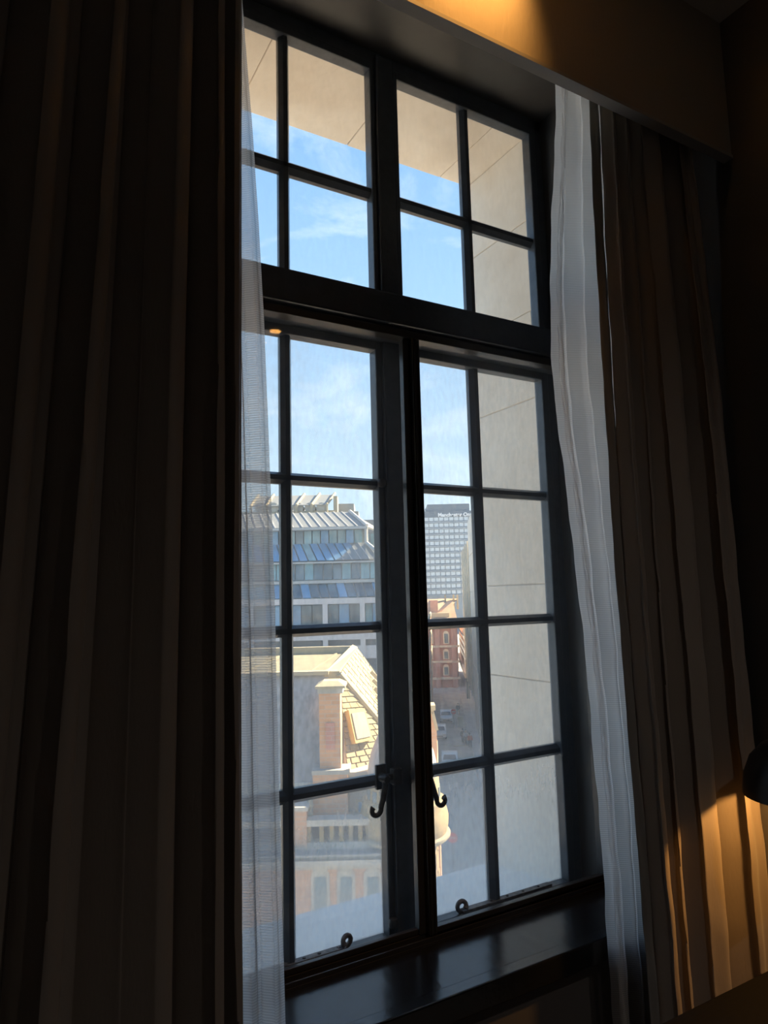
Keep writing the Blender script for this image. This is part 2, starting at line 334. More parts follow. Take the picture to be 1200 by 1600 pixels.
def leaf(name, xa, xb, xm, za, zb, rows, pane_mat):
    """one glazed leaf: xa..xb daylight opening with the bar xm, rows = daylight rows (top, bottom)"""
    s_l = X0+.030 if xa < .5 else .977; s_r = .917 if xb < .95 else X1-.030
    f = MB().cbox(s_l, xa, 1.572, 1.609, za, zb, .004).cbox(xb, s_r, 1.572, 1.609, za, zb, .004)
    f.cbox(xa-.002, xb+.002, 1.572, 1.609, rows[0][0], zb, .004).cbox(xa-.002, xb+.002, 1.572, 1.609, za, rows[-1][1], .004)
    fo = f.build(name, M_FRAME, win)
    muntin_v(xm[0], xm[1], rows[-1][1]-.001, rows[0][0]+.001).build('glazing_bar', M_FRAME, fo)
    for a, b in zip(rows[:-1], rows[1:]):
        muntin_h(b[0], a[1], xa-.001, xb+.001).build('glazing_bar', M_FRAME, fo)
    for zt, zb_ in rows:
        for p0, p1 in ((xa, xm[0]), (xm[1], xb)):
            MB().box(p0-.004, p1+.004, 1.6015, 1.6045, zb_-.004, zt+.004).build('glass_pane', pane_mat, fo)
    return fo
rows_u = [(3.013, 2.658), (2.622, 2.310)]
rows_l = [(2.170, 1.815), (1.786, 1.4355), (1.407, 1.050), (1.018, .6655)]
leaf('fanlight_sash', .389, .901, (.629, .659), 2.296, 3.037, rows_u, M_PANE_HI)
leaf('fanlight_sash', .993, 1.505, (1.233, 1.266), 2.296, 3.037, rows_u, M_PANE_HI)
cl = leaf('casement_sash', .389, .8985, (.629, .659), .638, 2.197, rows_l, M_PANE_LO)
cr_ = leaf('casement_sash', .995, 1.503, (1.229, 1.265), .638, 2.197, rows_l, M_PANE_LO)
# curled iron fasteners and stays
def curl(c, r, a0, a1, n=16, sx=1): return [Vector((c[0]+sx*r*(1-.35*k/n)*cos(a0+(a1-a0)*k/n), c[1], c[2]+r*(1-.35*k/n)*sin(a0+(a1-a0)*k/n))) for k in range(n+1)]
def fastener(par, xp, sgn, z=1.042):
    y = 1.548
    h = [Vector((xp, y, z)), Vector((xp+sgn*.004, y-.006, z-.02)), Vector((xp+sgn*.011, y-.008, z-.045)), Vector((xp+sgn*.018, y-.008, z-.064))]
    h += curl((xp+sgn*.0325, y-.008, z-.068), .0145, pi*1.0 if sgn > 0 else pi, pi*1.0+1.25*pi, 14, sgn)
    rs = [.0075, .0078, .0075, .0068]+[.0062]*13+[.0068, .0075]
    MB().tube(h, rs, 10).build('fastener_handle', M_IRON, par, 'curled dark iron handle', smooth=True)
    MB().lathe([(.0, 1.535), (.008, 1.535), (.011, 1.54), (.011, 1.574)], (xp, 0, z), 16, 'Y').cbox(xp-.014, xp+.014, 1.566, 1.575, z-.03, z+.03, .002).build('fastener_plate', M_IRON, par, smooth=True)
fastener(cl, .882, -1, 1.05)
fastener(cr_, 1.012, 1)
MB().cbox(.884, .93, 1.548, 1.56, 1.044, 1.058, .002).cbox(.905, .93, 1.54, 1.564, 1.03, 1.07, .003).build('fastener_catch', M_IRON, win)
MB().cbox(.965, 1.01, 1.548, 1.56, 1.036, 1.05, .002).cbox(.962, .982, 1.54, 1.564, 1.022, 1.06, .003).build('fastener_catch', M_IRON, win)
def stay(par, xc, x_end, z, sgn):
    y = 1.585
    bar = MB().cbox(min(xc, x_end), max(xc, x_end), y-.010, y+.010, z-.003, z+.003, .0015)
    b = bar.build('casement_stay', M_WORN, par, 'worn grey iron stay with curled tail')
    c = (xc, y, z+.016)
    MB().tube([Vector((xc+sgn*.02, y, z))]+[Vector((c[0]-sgn*.015*(1-.4*k/16)*sin(1.75*pi*k/16), y-.012*k/16, c[2]-.015*(1-.4*k/16)*cos(1.75*pi*k/16))) for k in range(17)], [.006]*15+[.0065, .0072, .0075], 10).build('stay_curl', M_WORN, b, smooth=True)
    L_ = abs(x_end-xc)
    for t in (.32, .5, .68, .86):
        MB().lathe([(.0045, -.001), (.0045, .0042), (.003, .005)], (xc+(x_end-xc)*t, y, z), 12).build('stay_peg', M_IRON, b, smooth=True)
    MB().cbox(x_end-.02, x_end+.02, y-.014, y+.016, z-.012, z-.003, .002).build('stay_bracket', M_WORN, b)
stay(cl, .782, .57, .669, -1)
stay(cr_, 1.125, 1.44, .669, 1)
for x_, par in ((.906, cl), (.990, cr_)):
    for z_ in (1.80, .70):
        MB().lathe([(.0, -.012), (.010, -.010), (.013, 0), (.010, .010), (.0, .012)], (x_, 1.566, z_), 14).build('hinge_knob', M_IRON, par, smooth=True)
# secondary glazing on the room side of the lower casements
sy = 1.48
sg = MB().cbox(X0+.001, X0+.02, sy-.018, sy+.018, .683, 2.19, .002).cbox(X1-.02, X1-.001, sy-.018, sy+.018, .683, 2.19, .002).cbox(X0+.001, X1-.001, sy-.018, sy+.018, 2.172, 2.192, .002)
sgo = sg.build('secondary_frame', M_ALU, win)
tk = MB().box(X0+.001, X1-.001, sy-.024, sy+.024, .681, .687).box(X0+.001, X1-.001, sy-.022, sy-.018, .687, .697).box(X0+.001, X1-.001, sy-.002, sy+.002, .687, .699).box(X0+.001, X1-.001, sy+.016, sy+.02, .687, .703)
tk.build('bottom_track', M_ALU, sgo)
st = MB().cbox(.926, .9455, sy-.004, sy+.016, .70, 2.172, .002).cbox(.9455, .969, sy-.018, sy+.010, .70, 2.172, .002).box(.949, .953, sy-.021, sy-.017, .70, 2.172).box(.960, .963, sy-.021, sy-.017, .70, 2.172)
st.build('meeting_stile', M_ALU, sgo)
MB().box(X0+.018, .928, sy+.0075, sy+.0115, .70, 2.176).build('glass_pane', M_SEC, sgo)
MB().box(.966, X1-.018, sy-.0085, sy-.0045, .70, 2.176).build('glass_pane', M_SEC, sgo)
MB().cbox(X0+.02, .928, sy+.003, sy+.016, .699, .712, .002).cbox(.967, X1-.02, sy-.013, sy, .699, .712, .002).build('bottom_rail', M_ALU, sgo)
# inside sill and architrave
sl = MB().cbox(X0-.09, X1+.09, 1.262, YW-.001, .628, .681, .004).box(X0, X1, YW-.004, 1.508, .62, .681).box(X0, X1, 1.508, 1.574, .60, .640)
sl.build('trim_1', M_SILL, label='glossy black painted inside window sill mirroring the panes', cat='window sill', kind='structure')
ar = MB()
for (a, b, c, d) in ((X0-.085, X0-.004, .682, Z1+.045), (X1+.004, X1+.085, .682, Z1+.045), (X0-.004, X1+.004, Z1+.004, Z1+.045)):
    ar.cbox(a, b, YW-.022, YW-.001, c, d, .005)
ar.box(X0-.085, X1+.085, YW-.03, YW-.022, Z1+.028, Z1+.045).box(X0-.085, X0-.065, YW-.03, YW-.022, .682, Z1+.028).box(X1+.065, X1+.085, YW-.03, YW-.022, .682, Z1+.028)
ar.build('trim_3', M_FRAME, label='dark moulded architrave framing the window opening', cat='architrave', kind='structure')

# ================================================================== PELMET, CURTAINS
YP = 1.06; ZP = 2.715
pel = thing('curtain_pelmet', 'fabric covered box pelmet above the window lit orange', 'pelmet', (.9, YP, ZP))
MB().cbox(XL+.01, XR-.002, YP, YP+.022, ZP, ZC-.001, .003).build('front_board', M_PELM, pel, 'tan woven fabric front')
MB().box(XL+.01, XR-.002, YP-.003, YP+.026, ZP-.010, ZP-.0005).build('edge_trim', M_TRIM, pel, 'thin pale edge trim')
MB().box(XL+.01, XR-.004, YP+.03, YW-.04, ZC-.03, ZC-.002).build('top_board', M_LINING, pel)

def interp(tab, z):
    for (za, a), (zb, b) in zip(tab[:-1], tab[1:]):
        if za >= z >= zb:
            t = (za-z)/(za-zb); return a+(b-a)*t
    return tab[0][1] if z > tab[0][0] else tab[-1][1]
def smooth_tab(tab, z, h=.12): return sum(interp(tab, z+h*k) for k in (-1, -.5, 0, .5, 1))/5
def cloth(name, m, tabL, tabR, y0, knots, ztop, zbot, seed, nu=150, nv=70, wr=.0, parent=None, th=0, flare=.5, drift=.012, over=.35, **kw):
    """knots: (place across 0..1, depth) of ridges and valleys, negative = towards the room"""
    rnd = random.Random(seed); mb = MB(); vs_ = []; fs = []
    ph = [rnd.uniform(0, 6.28) for _ in knots]
    for j in range(nv+1):
        v = j/nv; z = ztop+(zbot-ztop)*v
        a, b = smooth_tab(tabL, z), smooth_tab(tabR, z)
        kk = [(s_+(drift*sin(2.4*v+p_)*(0 if q in (0, len(knots)-1) else 1)), d_*(1-flare/2+flare*v)*(1+.22*sin(3.1*v+2*p_))) for q, ((s_, d_), p_) in enumerate(zip(knots, ph))]
        kk.sort()
        for i in range(nu+1):
            s_ = i/nu; q = 0
            while q < len(kk)-2 and kk[q+1][0] < s_: q += 1
            (sa, da), (sb, db) = kk[q], kk[q+1]; t = max(0, min(1, (s_-sa)/max(1e-5, sb-sa)))
            c_ = .5-.5*cos(pi*t); dd = da+(db-da)*c_
            xx = a+(b-a)*s_+over*(db-da)*sin(2*pi*t)*.5
            yy = y0+dd
            if wr: yy += wr*sin(23*z+9*s_+seed)*sin(9*z-5*s_+1)*.6+wr*sin(61*z+30*s_)*.15
            vs_.append((xx, yy, z))
    for j in range(nv):
        for i in range(nu):
            k = j*(nu+1)+i; fs.append((k, k+1, k+nu+2, k+nu+1))
    mb.add(vs_, fs); o = mb.build(name, m, parent, smooth=True, **kw)
    for p_ in o.data.polygons: p_.use_smooth = True
    if th:
        md = o.modifiers.new('thick', 'SOLIDIFY'); md.thickness = th; md.offset = 0
    return o
# left drape and voile
KL = [(0, .0), (.06, -.03), (.13, .03), (.20, -.03), (.27, .035), (.33, -.02), (.40, .03), (.47, -.035), (.53, .035), (.60, -.03), (.645, .03), (.70, -.035), (.735, .025), (.80, -.01), (.855, -.042), (.885, .03), (.93, -.022), (.955, .02), (.985, -.02), (1, .01)]
cloth('drape_curtain', M_DRAPE, [(3.1, -.34), (0, -.70)], [(3.1, .381), (1.2, .381), (.7, .385), (0, .398)], 1.142, KL, 3.08, .02, 11, nu=330, th=.003, wr=.0015,
      label='dark taupe drape hanging in deep folds left of the window', cat='curtain', base=(0, 1.145, .02))
TL_ = [(3.1, .396), (2.75, .408), (2.35, .440), (2.0, .458), (1.5, .476), (1.1, .483), (.6, .496), (0, .502)]
cloth('voile_curtain', M_SHEER, [(3.1, .20), (0, .22)], TL_, 1.232, [(0, 0), (.15, -.012), (.3, .012), (.45, -.01), (.62, .014), (.74, -.012), (.84, .010), (.92, -.008), (1, .006)], 3.07, .03, 5, nu=140, wr=.002,
      label='sheer white voile hanging beside the left drape over the panes', cat='curtain', base=(.3, 1.232, .03))
# right voile and drape
TV = [(3.1, 1.305), (2.85, 1.290), (2.6, 1.262), (2.35, 1.232), (2.15, 1.215), (1.95, 1.222), (1.6, 1.258), (1.3, 1.278), (.9, 1.292), (.4, 1.296), (0, 1.30)]
vr = cloth('voile_curtain', M_SHEER, TV, [(3.1, 1.50), (0, 1.52)], 1.232, [(0, .004), (.10, -.010), (.2, .014), (.33, -.014), (.45, .012), (.6, -.014), (.75, .012), (.9, -.01), (1, .01)], 3.07, .03, 23, nu=150, nv=140, wr=.005, drift=.03,
      label='sheer white voile billowing from the right drape towards the panes', cat='curtain', base=(1.35, 1.232, .03))
cloth('voile_hem', M_SHEER2, [(z, x+.016) for z, x in TV], [(z, x+.030) for z, x in TV], 1.226, [(0, .002), (.5, -.004), (1, .002)], 3.068, .032, 31, nu=14, nv=300, wr=.009, parent=vr)
KR = [(0, .012), (.06, -.018), (.12, .036), (.185, -.012), (.23, .042), (.31, -.028), (.42, -.042), (.475, .046), (.66, .050), (.75, -.036), (.86, -.022), (.92, -.034), (.97, .03), (1, .0)]
dr = cloth('drape_curtain', M_DRAPE, [(3.1, 1.375), (2.4, 1.352), (1.6, 1.345), (.7, 1.362), (0, 1.37)], [(3.1, 1.69), (2.0, 1.755), (0, 1.772)], 1.145, KR, 3.08, .02, 44, nu=300, nv=110, th=.003, wr=.003, flare=.45, drift=.025,
      label='taupe satin drape at the right wall with lamplight on its folds', cat='curtain', base=(1.5, 1.148, .02))
cloth('lining_edge', M_LINE, [(3.1, 1.350), (2.4, 1.328), (1.6, 1.322), (.7, 1.341), (0, 1.349)], [(3.1, 1.384), (2.4, 1.361), (1.6, 1.355), (.7, 1.372), (0, 1.38)], 1.166, [(0, .004), (.5, -.006), (1, .004)], 3.07, .024, 3, nu=10, nv=90, wr=.003, parent=dr, th=.002)

# ================================================================== DESK AND LAMP, CEILING LIGHTS
M_DESK = mat('black_stained_wood', (.004, .004, .004), .8, bump=.15, bscale=50, stretch=(.15, 1, 1), spec=.08)
dk = thing('desk', 'black desk top in the lower right corner before the drape', 'desk', (1.3, .6, 0))
MB().cbox(.60, 1.775, .30, 1.0, .626, .661, .006).build('desk_top', M_DESK, dk)
for x_ in (.64, 1.70):
    for y_ in (.34, .93): MB().cbox(x_, x_+.05, y_, y_+.05, .001, .626, .004).build('leg', M_DESK, dk)
MB().box(.66, 1.74, .345, .365, .55, .626).build('apron', M_DESK, dk)
M_BLK = mat('black_satin_metal', (.012, .012, .013), .4)
M_INN = mat('white_shade_lining', (.75, .7, .6), .6)
WARM = (1, .46, .11)
LX, LY, LZ = 1.632, .95, 1.022; LR = .118
lp = thing('desk_lamp', 'black dome-shaded desk lamp casting warm light on the drape', 'lamp', (LX, LY-.05, .662))
prof = [(LR, LZ), (LR*1.0, LZ+.012), (LR*.96, LZ+.045), (LR*.83, LZ+.085), (LR*.6, LZ+.115), (LR*.3, LZ+.132), (.018, LZ+.137)]
MB().lathe(prof, (LX, LY, 0), 40).build('shade', M_BLK, lp, smooth=True)
shd = lp.children[0]; bmx = bmesh.new(); bmx.from_mesh(shd.data)
for f in [f for f in bmx.faces if len(f.verts) > 8 and f.calc_center_median().z < (LZ-.662)+.002]: bmx.faces.remove(f)
bmx.to_mesh(shd.data); bmx.free()
sm = shd.modifiers.new('thick', 'SOLIDIFY'); sm.thickness = .003; sm.offset = -1
MB().tube([(LX, LY, LZ+.135), (LX, LY, LZ+.16), (LX+.02, LY-.03, LZ+.185), (LX+.05, LY-.10, LZ+.17), (LX+.06, LY-.135, LZ+.08), (LX+.06, LY-.14, .68)], .007, 12).build('stem', M_BLK, lp, smooth=True)
MB().lathe([(.075, .6625), (.075, .674), (.06, .684), (.012, .69)], (LX+.06, LY-.14, 0), 36).build('base', M_BLK, lp, smooth=True)
MB().lathe([(.006, LZ+.133), (.012, LZ+.126), (.016, LZ+.116), (.012, LZ+.107), (.004, LZ+.104)], (LX, LY, 0), 20).build('bulb', emit_mat('warm_bulb', WARM, 6), lp, smooth=True)
pl = bpy.data.lights.new('lamp_light', 'POINT'); pl.energy = 4.2; pl.color = WARM; pl.shadow_soft_size = .012
po = bpy.data.objects.new('lamp_light', pl); COL.objects.link(po); po.parent = lp; po.location = Vector((LX, LY, LZ+.072))-Vector(lp['_b'])

def downlight(x, y, watt, angle, blend, label, glow=9, tilt=0, col=None):
    t = thing('ceiling_downlight', label, 'downlight', (x, y, ZC), group='recessed ceiling downlights')
    MB().lathe([(.048, ZC-.004), (.052, ZC-.0015), (.052, ZC-.0005), (.036, ZC-.0005), (.036, ZC-.004)], (x, y, 0), 32).build('bezel', M_TRIM, t, smooth=True)
    MB().lathe([(.001, ZC-.0045), (.034, ZC-.0045), (.034, ZC-.001), (.001, ZC-.001)], (x, y, 0), 28).build('lens', emit_mat('downlight_lens', WARM, glow) if 'downlight_lens' not in MATS else MATS['downlight_lens'], t, smooth=True)
    s = bpy.data.lights.new('downlight_beam', 'SPOT'); s.energy = watt; s.color = col or WARM; s.spot_size = angle; s.spot_blend = blend; s.shadow_soft_size = .02
    o = bpy.data.objects.new('downlight_beam', s); COL.objects.link(o); o.parent = t; o.location = (0, 0, -.012); o.rotation_euler = (tilt, 0, 0)
downlight(.86, .95, 25, math.radians(90), .5, 'small recessed ceiling downlight just before the pelmet', tilt=math.radians(49))
downlight(1.475, -.833, 17, math.radians(135), .9, 'small recessed ceiling downlight mirrored in the window', col=(1, .88, .77))

# ================================================================== THE TOWN OUTSIDE (street axes: right, ahead, up)
def V(x, y, z): return Vector((x, y, z))
def ebox(px0, px1, py0, py1, D, depth, zb=None):
    """box whose front face fills the given outline at distance D; zb = bottom height instead of py1"""
    a = E(px0, py0, D); b = E(px1, py0, D); z1 = (a.z+b.z)/2
    c = E(px0, py1, D); d = E(px1, py1, D); z0 = zb if zb is not None else (c.z+d.z)/2
    xm0 = (a.x+c.x)/2 if zb is None else a.x; xm1 = (b.x+d.x)/2 if zb is None else b.x
    return xm0, xm1, D, D+depth, z0, z1
# ---- ground
MB().box(-60, 80, 2.6, 420, GZ-.3, GZ).build('street', M_ASPH, label='grey asphalt roadway running away between the buildings', cat='street', kind='structure', ext=True)
def XLn(y): return .55+.074*y
def XRt(y): return 4.8+.074*y
def strip(y0, y1, f, w0, w1, z, h):
    return MB().poly([V(f(y0)+w0, y0, z), V(f(y0)+w1, y0, z), V(f(y1)+w1, y1, z), V(f(y1)+w0, y1, z)], (0, 0, h))
strip(60, 136, XLn, -2.4, -1.75, GZ, .12).build('pavement', M_PAVE, label='narrow pavement on the left of the roadway', cat='pavement', kind='structure', ext=True)
strip(60, 170, XRt, -1.3, .3, GZ, .12).build('pavement', M_PAVE, label='pavement on the right of the roadway under the pale buildings', cat='pavement', kind='structure', ext=True)
kb = G(708, 1166)
MB().box(XLn(kb.y)+.8, XRt(kb.y)-1.05, kb.y-.25, kb.y+.25, GZ, GZ+.06).build('kerb_strip', M_COPE, label='pale stone strip laid across the roadway', cat='kerb', ext=True)

# ---- stone corner building with chimney, mansard and turret
bld = thing('corner_building', 'stone and brick corner building with tall chimney, slate mansard and turret', 'building', (-1.8, 26, GZ), ext=True)
cz = E(520, 1345, 24).z
fx0 = -16.0; fx1 = E(600, 1345, 24).x
MB().box(fx0, fx1, 24, 33, GZ, cz).build('brick_facade', M_BRICK, bld)
for px in (501, 541, 583):
    a = E(px-15, 1356, 24); b = E(px+15, 1430, 24)
    n_ = 8; pts = [V(a.x, 23.97, b.z-1.2), V(b.x, 23.97, b.z-1.2)]+[V((a.x+b.x)/2+(b.x-a.x)/2*cos(pi*k/n_), 23.97, a.z-.25+.25*sin(pi*k/n_)) for k in range(n_+1)]
    wn = MB().poly(pts, (0, .05, 0)).build('window', M_GREYST, bld)
    MB().box(a.x+.12, b.x-.12, 23.94, 23.98, b.z-1.1, a.z-.3).build('pane', M_GDARK, wn)
MB().box(fx0, fx1+.3, 23.55, 24.6, cz, cz+.16).box(fx0, fx1+.3, 23.7, 24.6, cz+.16, cz+.30).box(fx0, fx1+.3, 23.85, 24.6, cz-.22, cz).build('cornice', M_GREYST, bld)
MB().box(fx0, fx1+.2, 23.5, 24.6, cz+.30, cz+.36).build('cornice_lead', M_SEAM, bld)
zr0 = E(530, 1316, 24).z; zr1 = E(530, 1290, 24).z; zr2 = E(530, 1280, 24).z
MB().box(fx0, fx1, 24.0, 24.45, cz+.36, zr0).box(fx0, fx1, 23.95, 24.5, zr1, zr2).build('balustrade_rail', M_GREYST, bld)
for px in (430, 444, 482, 502, 518, 533, 548, 563, 580, 596):
    x_ = E(px, 1303, 24).x
    MB().cbox(x_-.075, x_+.075, 24.05, 24.35, zr0, zr1, .02).build('baluster', M_BUFF, bld)
bx_ = ebox(459, 479, 1268, 1322, 23.92, .7); MB().box(*bx_).build('pilaster', M_BRICK, bld)
bx_ = ebox(457, 481, 1262, 1268, 23.86, .85); MB().box(*bx_).build('pilaster_cap', M_GREYST, bld)
a = E(484, 1260, 24.6)
MB().lathe([(.10, a.z-.30), (.13, a.z-.22), (.06, a.z-.10), (.14, a.z+.05), (.08, a.z+.2), (.02, a.z+.28)], (a.x, 24.5, 0), 14).build('urn_finial', M_COPE, bld, smooth=True)
# attic storey behind the balustrade
MB().box(fx0, fx1+1.0, 25.3, 33, cz+.2, E(530, 1222, 25.3).z).build('attic_wall', M_GREYST, bld)
# chimney
bx_ = ebox(489, 543, 1208, 1290, 24.75, 1.5); MB().box(*bx_).build('chimney_base', M_BRICK, bld)
bx_ = ebox(487, 546, 1204, 1211, 24.65, 1.7); MB().box(*bx_).build('chimney_base_cap', M_GREYST, bld)
sh = ebox(499, 532, 1082, 1206, 24.95, 1.0); MB().box(*sh).build('chimney_shaft', M_BRICK, bld)
bx_ = ebox(509, 523, 1130, 1172, 24.90, .1); MB().box(*bx_).build('chimney_panel', M_RED, bld)
bx_ = ebox(496, 535, 1073, 1084, 24.88, 1.14); MB().box(*bx_).build('chimney_collar', M_GREYST, bld)
c0 = E(492, 1073, 24.8); c1 = E(539, 1073, 24.8); ct = E(500, 1064, 25.2).z
MB().add([V(c0.x, 24.8, c0.z), V(c1.x, 24.8, c0.z), V(c1.x, 26.1, c0.z), V(c0.x, 26.1, c0.z), V(c0.x+.25, 25.1, ct), V(c1.x-.25, 25.1, ct), V(c1.x-.25, 25.8, ct), V(c0.x+.25, 25.8, ct),
          V(c0.x, 24.8, c0.z-.08), V(c1.x, 24.8, c0.z-.08), V(c1.x, 26.1, c0.z-.08), V(c0.x, 26.1, c0.z-.08)],
         [(4, 5, 6, 7), (0, 1, 5, 4), (1, 2, 6, 5), (2, 3, 7, 6), (3, 0, 4, 7), (8, 9, 1, 0), (9, 10, 2, 1), (10, 11, 3, 2), (11, 8, 0, 3), (11, 10, 9, 8)]).build('chimney_cap', M_COPE, bld)
# slate mansard (steep, facing the street corner) and the nearly flat roof above
mb0 = E(515, 1222, 25.4); mt0 = E(510, 1052, 26.8); xl = -14.0
MB().slab(V(xl, 25.4, mb0.z), V(mb0.x+.5, 25.4, mb0.z), V(mt0.x+.05, 26.8, mt0.z), V(xl, 26.8, mt0.z), .25).build('slate_mansard', M_SLATE, bld)
MB().box(xl, mt0.x+.1, 26.6, 27.0, mt0.z-.04, mt0.z+.10).build('roof_kerb', M_COPE, bld)
rt = E(552, 1010, 36.5)
p1, p2, p3, p4 = V(xl, 27, mt0.z+.02), V(mt0.x+.1, 27, mt0.z+.02), V(rt.x, 36.5, rt.z-.35), V(xl, 36.5, rt.z-.35)
MB().slab(p1, p2, p3, p4, .2).build('flat_roof', M_LEAD, bld)
for u in (.2, .45, .70, .93):
    a = p1.lerp(p2, u); b = p4.lerp(p3, u); MB().slab(a+V(-.05, 0, .05), a+V(.05, 0, .05), b+V(.05, 0, .05), b+V(-.05, 0, .05), .08).build('roof_roll', M_LEAD, bld)
MB().box(xl, rt.x+.1, 36.4, 36.9, rt.z-.8, rt.z+.02).build('rear_parapet', M_COPE, bld)
# pale verge coping climbing along the right edge of the flat roof
va, vb = E(506, 1052, 26.9), E(529, 1048, 26.9); vc, vd = E(559, 1011, 36.6), E(551, 1007, 36.6)
MB().slab(va, vb, vc, vd, .35).build('verge_coping', M_COPE, bld)
bx_ = ebox(507, 531, 1049, 1066, 26.75, .9); MB().box(*bx_).build('verge_kneeler', M_COPE, bld)
# sunlit hipped slope, upper band and lower face, laid with stone tiles
la, ld = E(541, 1205, 25.5), E(530, 1053, 26.75)
lb_ = la+V(.69, .72, 0)*3.5; lb_.z -= .25
ua, ub, uc, ud = E(531, 1052, 26.9), lb_+V(.05, .1, .05), E(640, 1112, 36.6), E(558, 1012, 36.6)
MB().slab(ua-V(0, 0, .1), ub-V(0, 0, .1), uc-V(0, 0, .1), ud-V(0, 0, .1), .3).build('upper_slope_deck', M_GREYST, bld)
panels('roof_tile', M_TILE2, bld, (ua, ub, uc, ud), 8, 9, .012, .02, .06, True)
n = (lb_-la).cross(ld-la).normalized()
MB().poly([la, lb_, ld], -n*.3).build('lower_slope_deck', M_GREYST, bld)
nr = 16
for j in range(nr):      # courses narrowing towards the apex
    v0, v1 = j/nr+.004, (j+1)/nr-.004
    l0, l1 = la.lerp(ld, v0), la.lerp(ld, v1); r0_, r1_ = lb_.lerp(ld, v0), lb_.lerp(ld, v1)
    wd_ = (r0_-l0).length; k_ = max(1, round(wd_/.5)); o_ = .5 if j % 2 else 0
    for i in range(k_+(1 if o_ else 0)):
        u0 = max(0, (i-o_)/k_)+.012; u1 = min(1, (i+1-o_)/k_)-.012
        if u1-u0 < .03: continue
        MB().slab(l0.lerp(r0_, u0)+n*.06, l0.lerp(r0_, u1)+n*.06, l1.lerp(r1_, u1)+n*.03, l1.lerp(r1_, u0)+n*.03, .06).build('roof_tile', random.choice((M_TILE, M_TILE2)), bld)
# pale roll along the crease between both faces
MB().tube([ld, ld.lerp(lb_, .5), lb_], .13, 8).build('crease_roll', M_COPE, bld)
# skylight standing proud of the lower face
def onlow(px, py):
    n = (lb_-la).cross(ld-la); d = ray(px, py); dv = V(d.dot(_er), d.dot(_ef), d.z); o_ = V(0, 0, 1.5)
    return o_+dv*((la-o_).dot(n)/dv.dot(n))
nl = (lb_-la).cross(ld-la).normalized()
sk = [onlow(548, 1164), onlow(575, 1158), onlow(562, 1109), onlow(537, 1112)]
skf = MB().slab(*[q+nl*.28 for q in sk], .34).build('skylight_frame', M_YEL, bld, 'cream framed skylight')
ctr = sum(sk, V(0, 0, 0))/4
MB().slab(*[ctr+(q-ctr)*.78+nl*.31 for q in sk], .04).build('skylight_pane', M_SKYP, skf)
# row of upright fins along the far right verge
for k in range(6):
    a = E(578+3*k, 1052+13*k, 33-k); 
    MB().slab(a, a+V(.5, .1, -.55), a+V(.62, .1, -.45), a+V(.12, 0, .12), .12).build('verge_fin', M_COPE, bld)
# stone dormer wall below the slope
bx_ = ebox(545, 612, 1206, 1282, 25.2, 1.2); MB().box(*bx_).build('dormer_wall', M_GREYST, bld)
bx_ = ebox(542, 546.5, 1204, 1284, 25.1, 1.0); MB().box(*bx_).build('dormer_quoin', M_COPE, bld)
wq = ebox(556, 612, 1248, 1279, 25.12, .12); dw = MB().box(*wq).build('dormer_window', M_COPE, bld)
wq = ebox(560, 612, 1253, 1279, 25.08, .06); MB().box(*wq).build('pane', M_GBLUE, dw)
bx_ = ebox(533, 614, 1277, 1283, 24.5, 1.2); MB().box(*bx_).build('dormer_ledge', M_COPE, bld)
# round corner turret
tx = E(632, 1300, 24.9).x; ty = 24.9
def tz(py): return E(632, py, 23.4).z
R_ = lambda px: px*23.6/1074
turret = MB().lathe([(R_(50), GZ), (R_(50), tz(1345))], (tx, ty, 0), 40).build('turret_shaft', M_BUFF, bld, smooth=True)
for k in range(9):
    z_ = tz(1350)-.62*k
    for q in range(18):
        a0 = 2*pi*(q+(.5 if k % 2 else 0))/18
        if sin(a0) > .5: continue
        p_ = [V(tx+R_(r_)*cos(a_), ty+R_(r_)*sin(a_), z_-.56) for r_, a_ in ((49, a0-.15), (53.5, a0-.14), (53.5, a0+.14), (49, a0+.15))]
        MB().poly(p_, (0, 0, .50)).build('rusticated_block', M_BUFF, turret)
MB().lathe([(R_(48), tz(1345)), (R_(58), tz(1334)), (R_(66), tz(1322)), (R_(69), tz(1310)), (R_(70), tz(1296)), (R_(68), tz(1286)), (R_(66), tz(1278)), (R_(66), tz(1268)), (R_(58), tz(1262))], (tx, ty, 0), 48).build('turret_balcony', M_BUFF, bld, smooth=True)
MB().lathe([(R_(69), tz(1331)), (R_(72), tz(1327)), (R_(72), tz(1323)), (R_(66), tz(1321))], (tx, ty, 0), 48).build('turret_cornice', M_COPE, bld, smooth=True)
MB().lathe([(R_(58), tz(1275)), (R_(57), tz(1240)), (R_(53), tz(1225))], (tx, ty, 0), 48).build('turret_drum', M_BUFF, bld, smooth=True)
for q in range(20):
    a0 = 2*pi*q/20+.05
    if sin(a0) > .6: continue
    p_ = [V(tx+R_(r_)*cos(a_), ty+R_(r_)*sin(a_), tz(1274)) for r_, a_ in ((55, a0-.08), (58.6, a0-.08), (58.6, a0+.08), (55, a0+.08))]
    MB().poly(p_, (0, 0, tz(1246)-tz(1274))).build('turret_window', M_GDARK, bld)
MB().lathe([(R_(56), tz(1228)), (R_(55), tz(1214)), (R_(50), tz(1190)), (R_(40), tz(1165)), (R_(26), tz(1145)), (R_(8), tz(1132)), (.05, tz(1115))], (tx, ty, 0), 40).build('turret_dome', M_SLATE, bld, smooth=True)
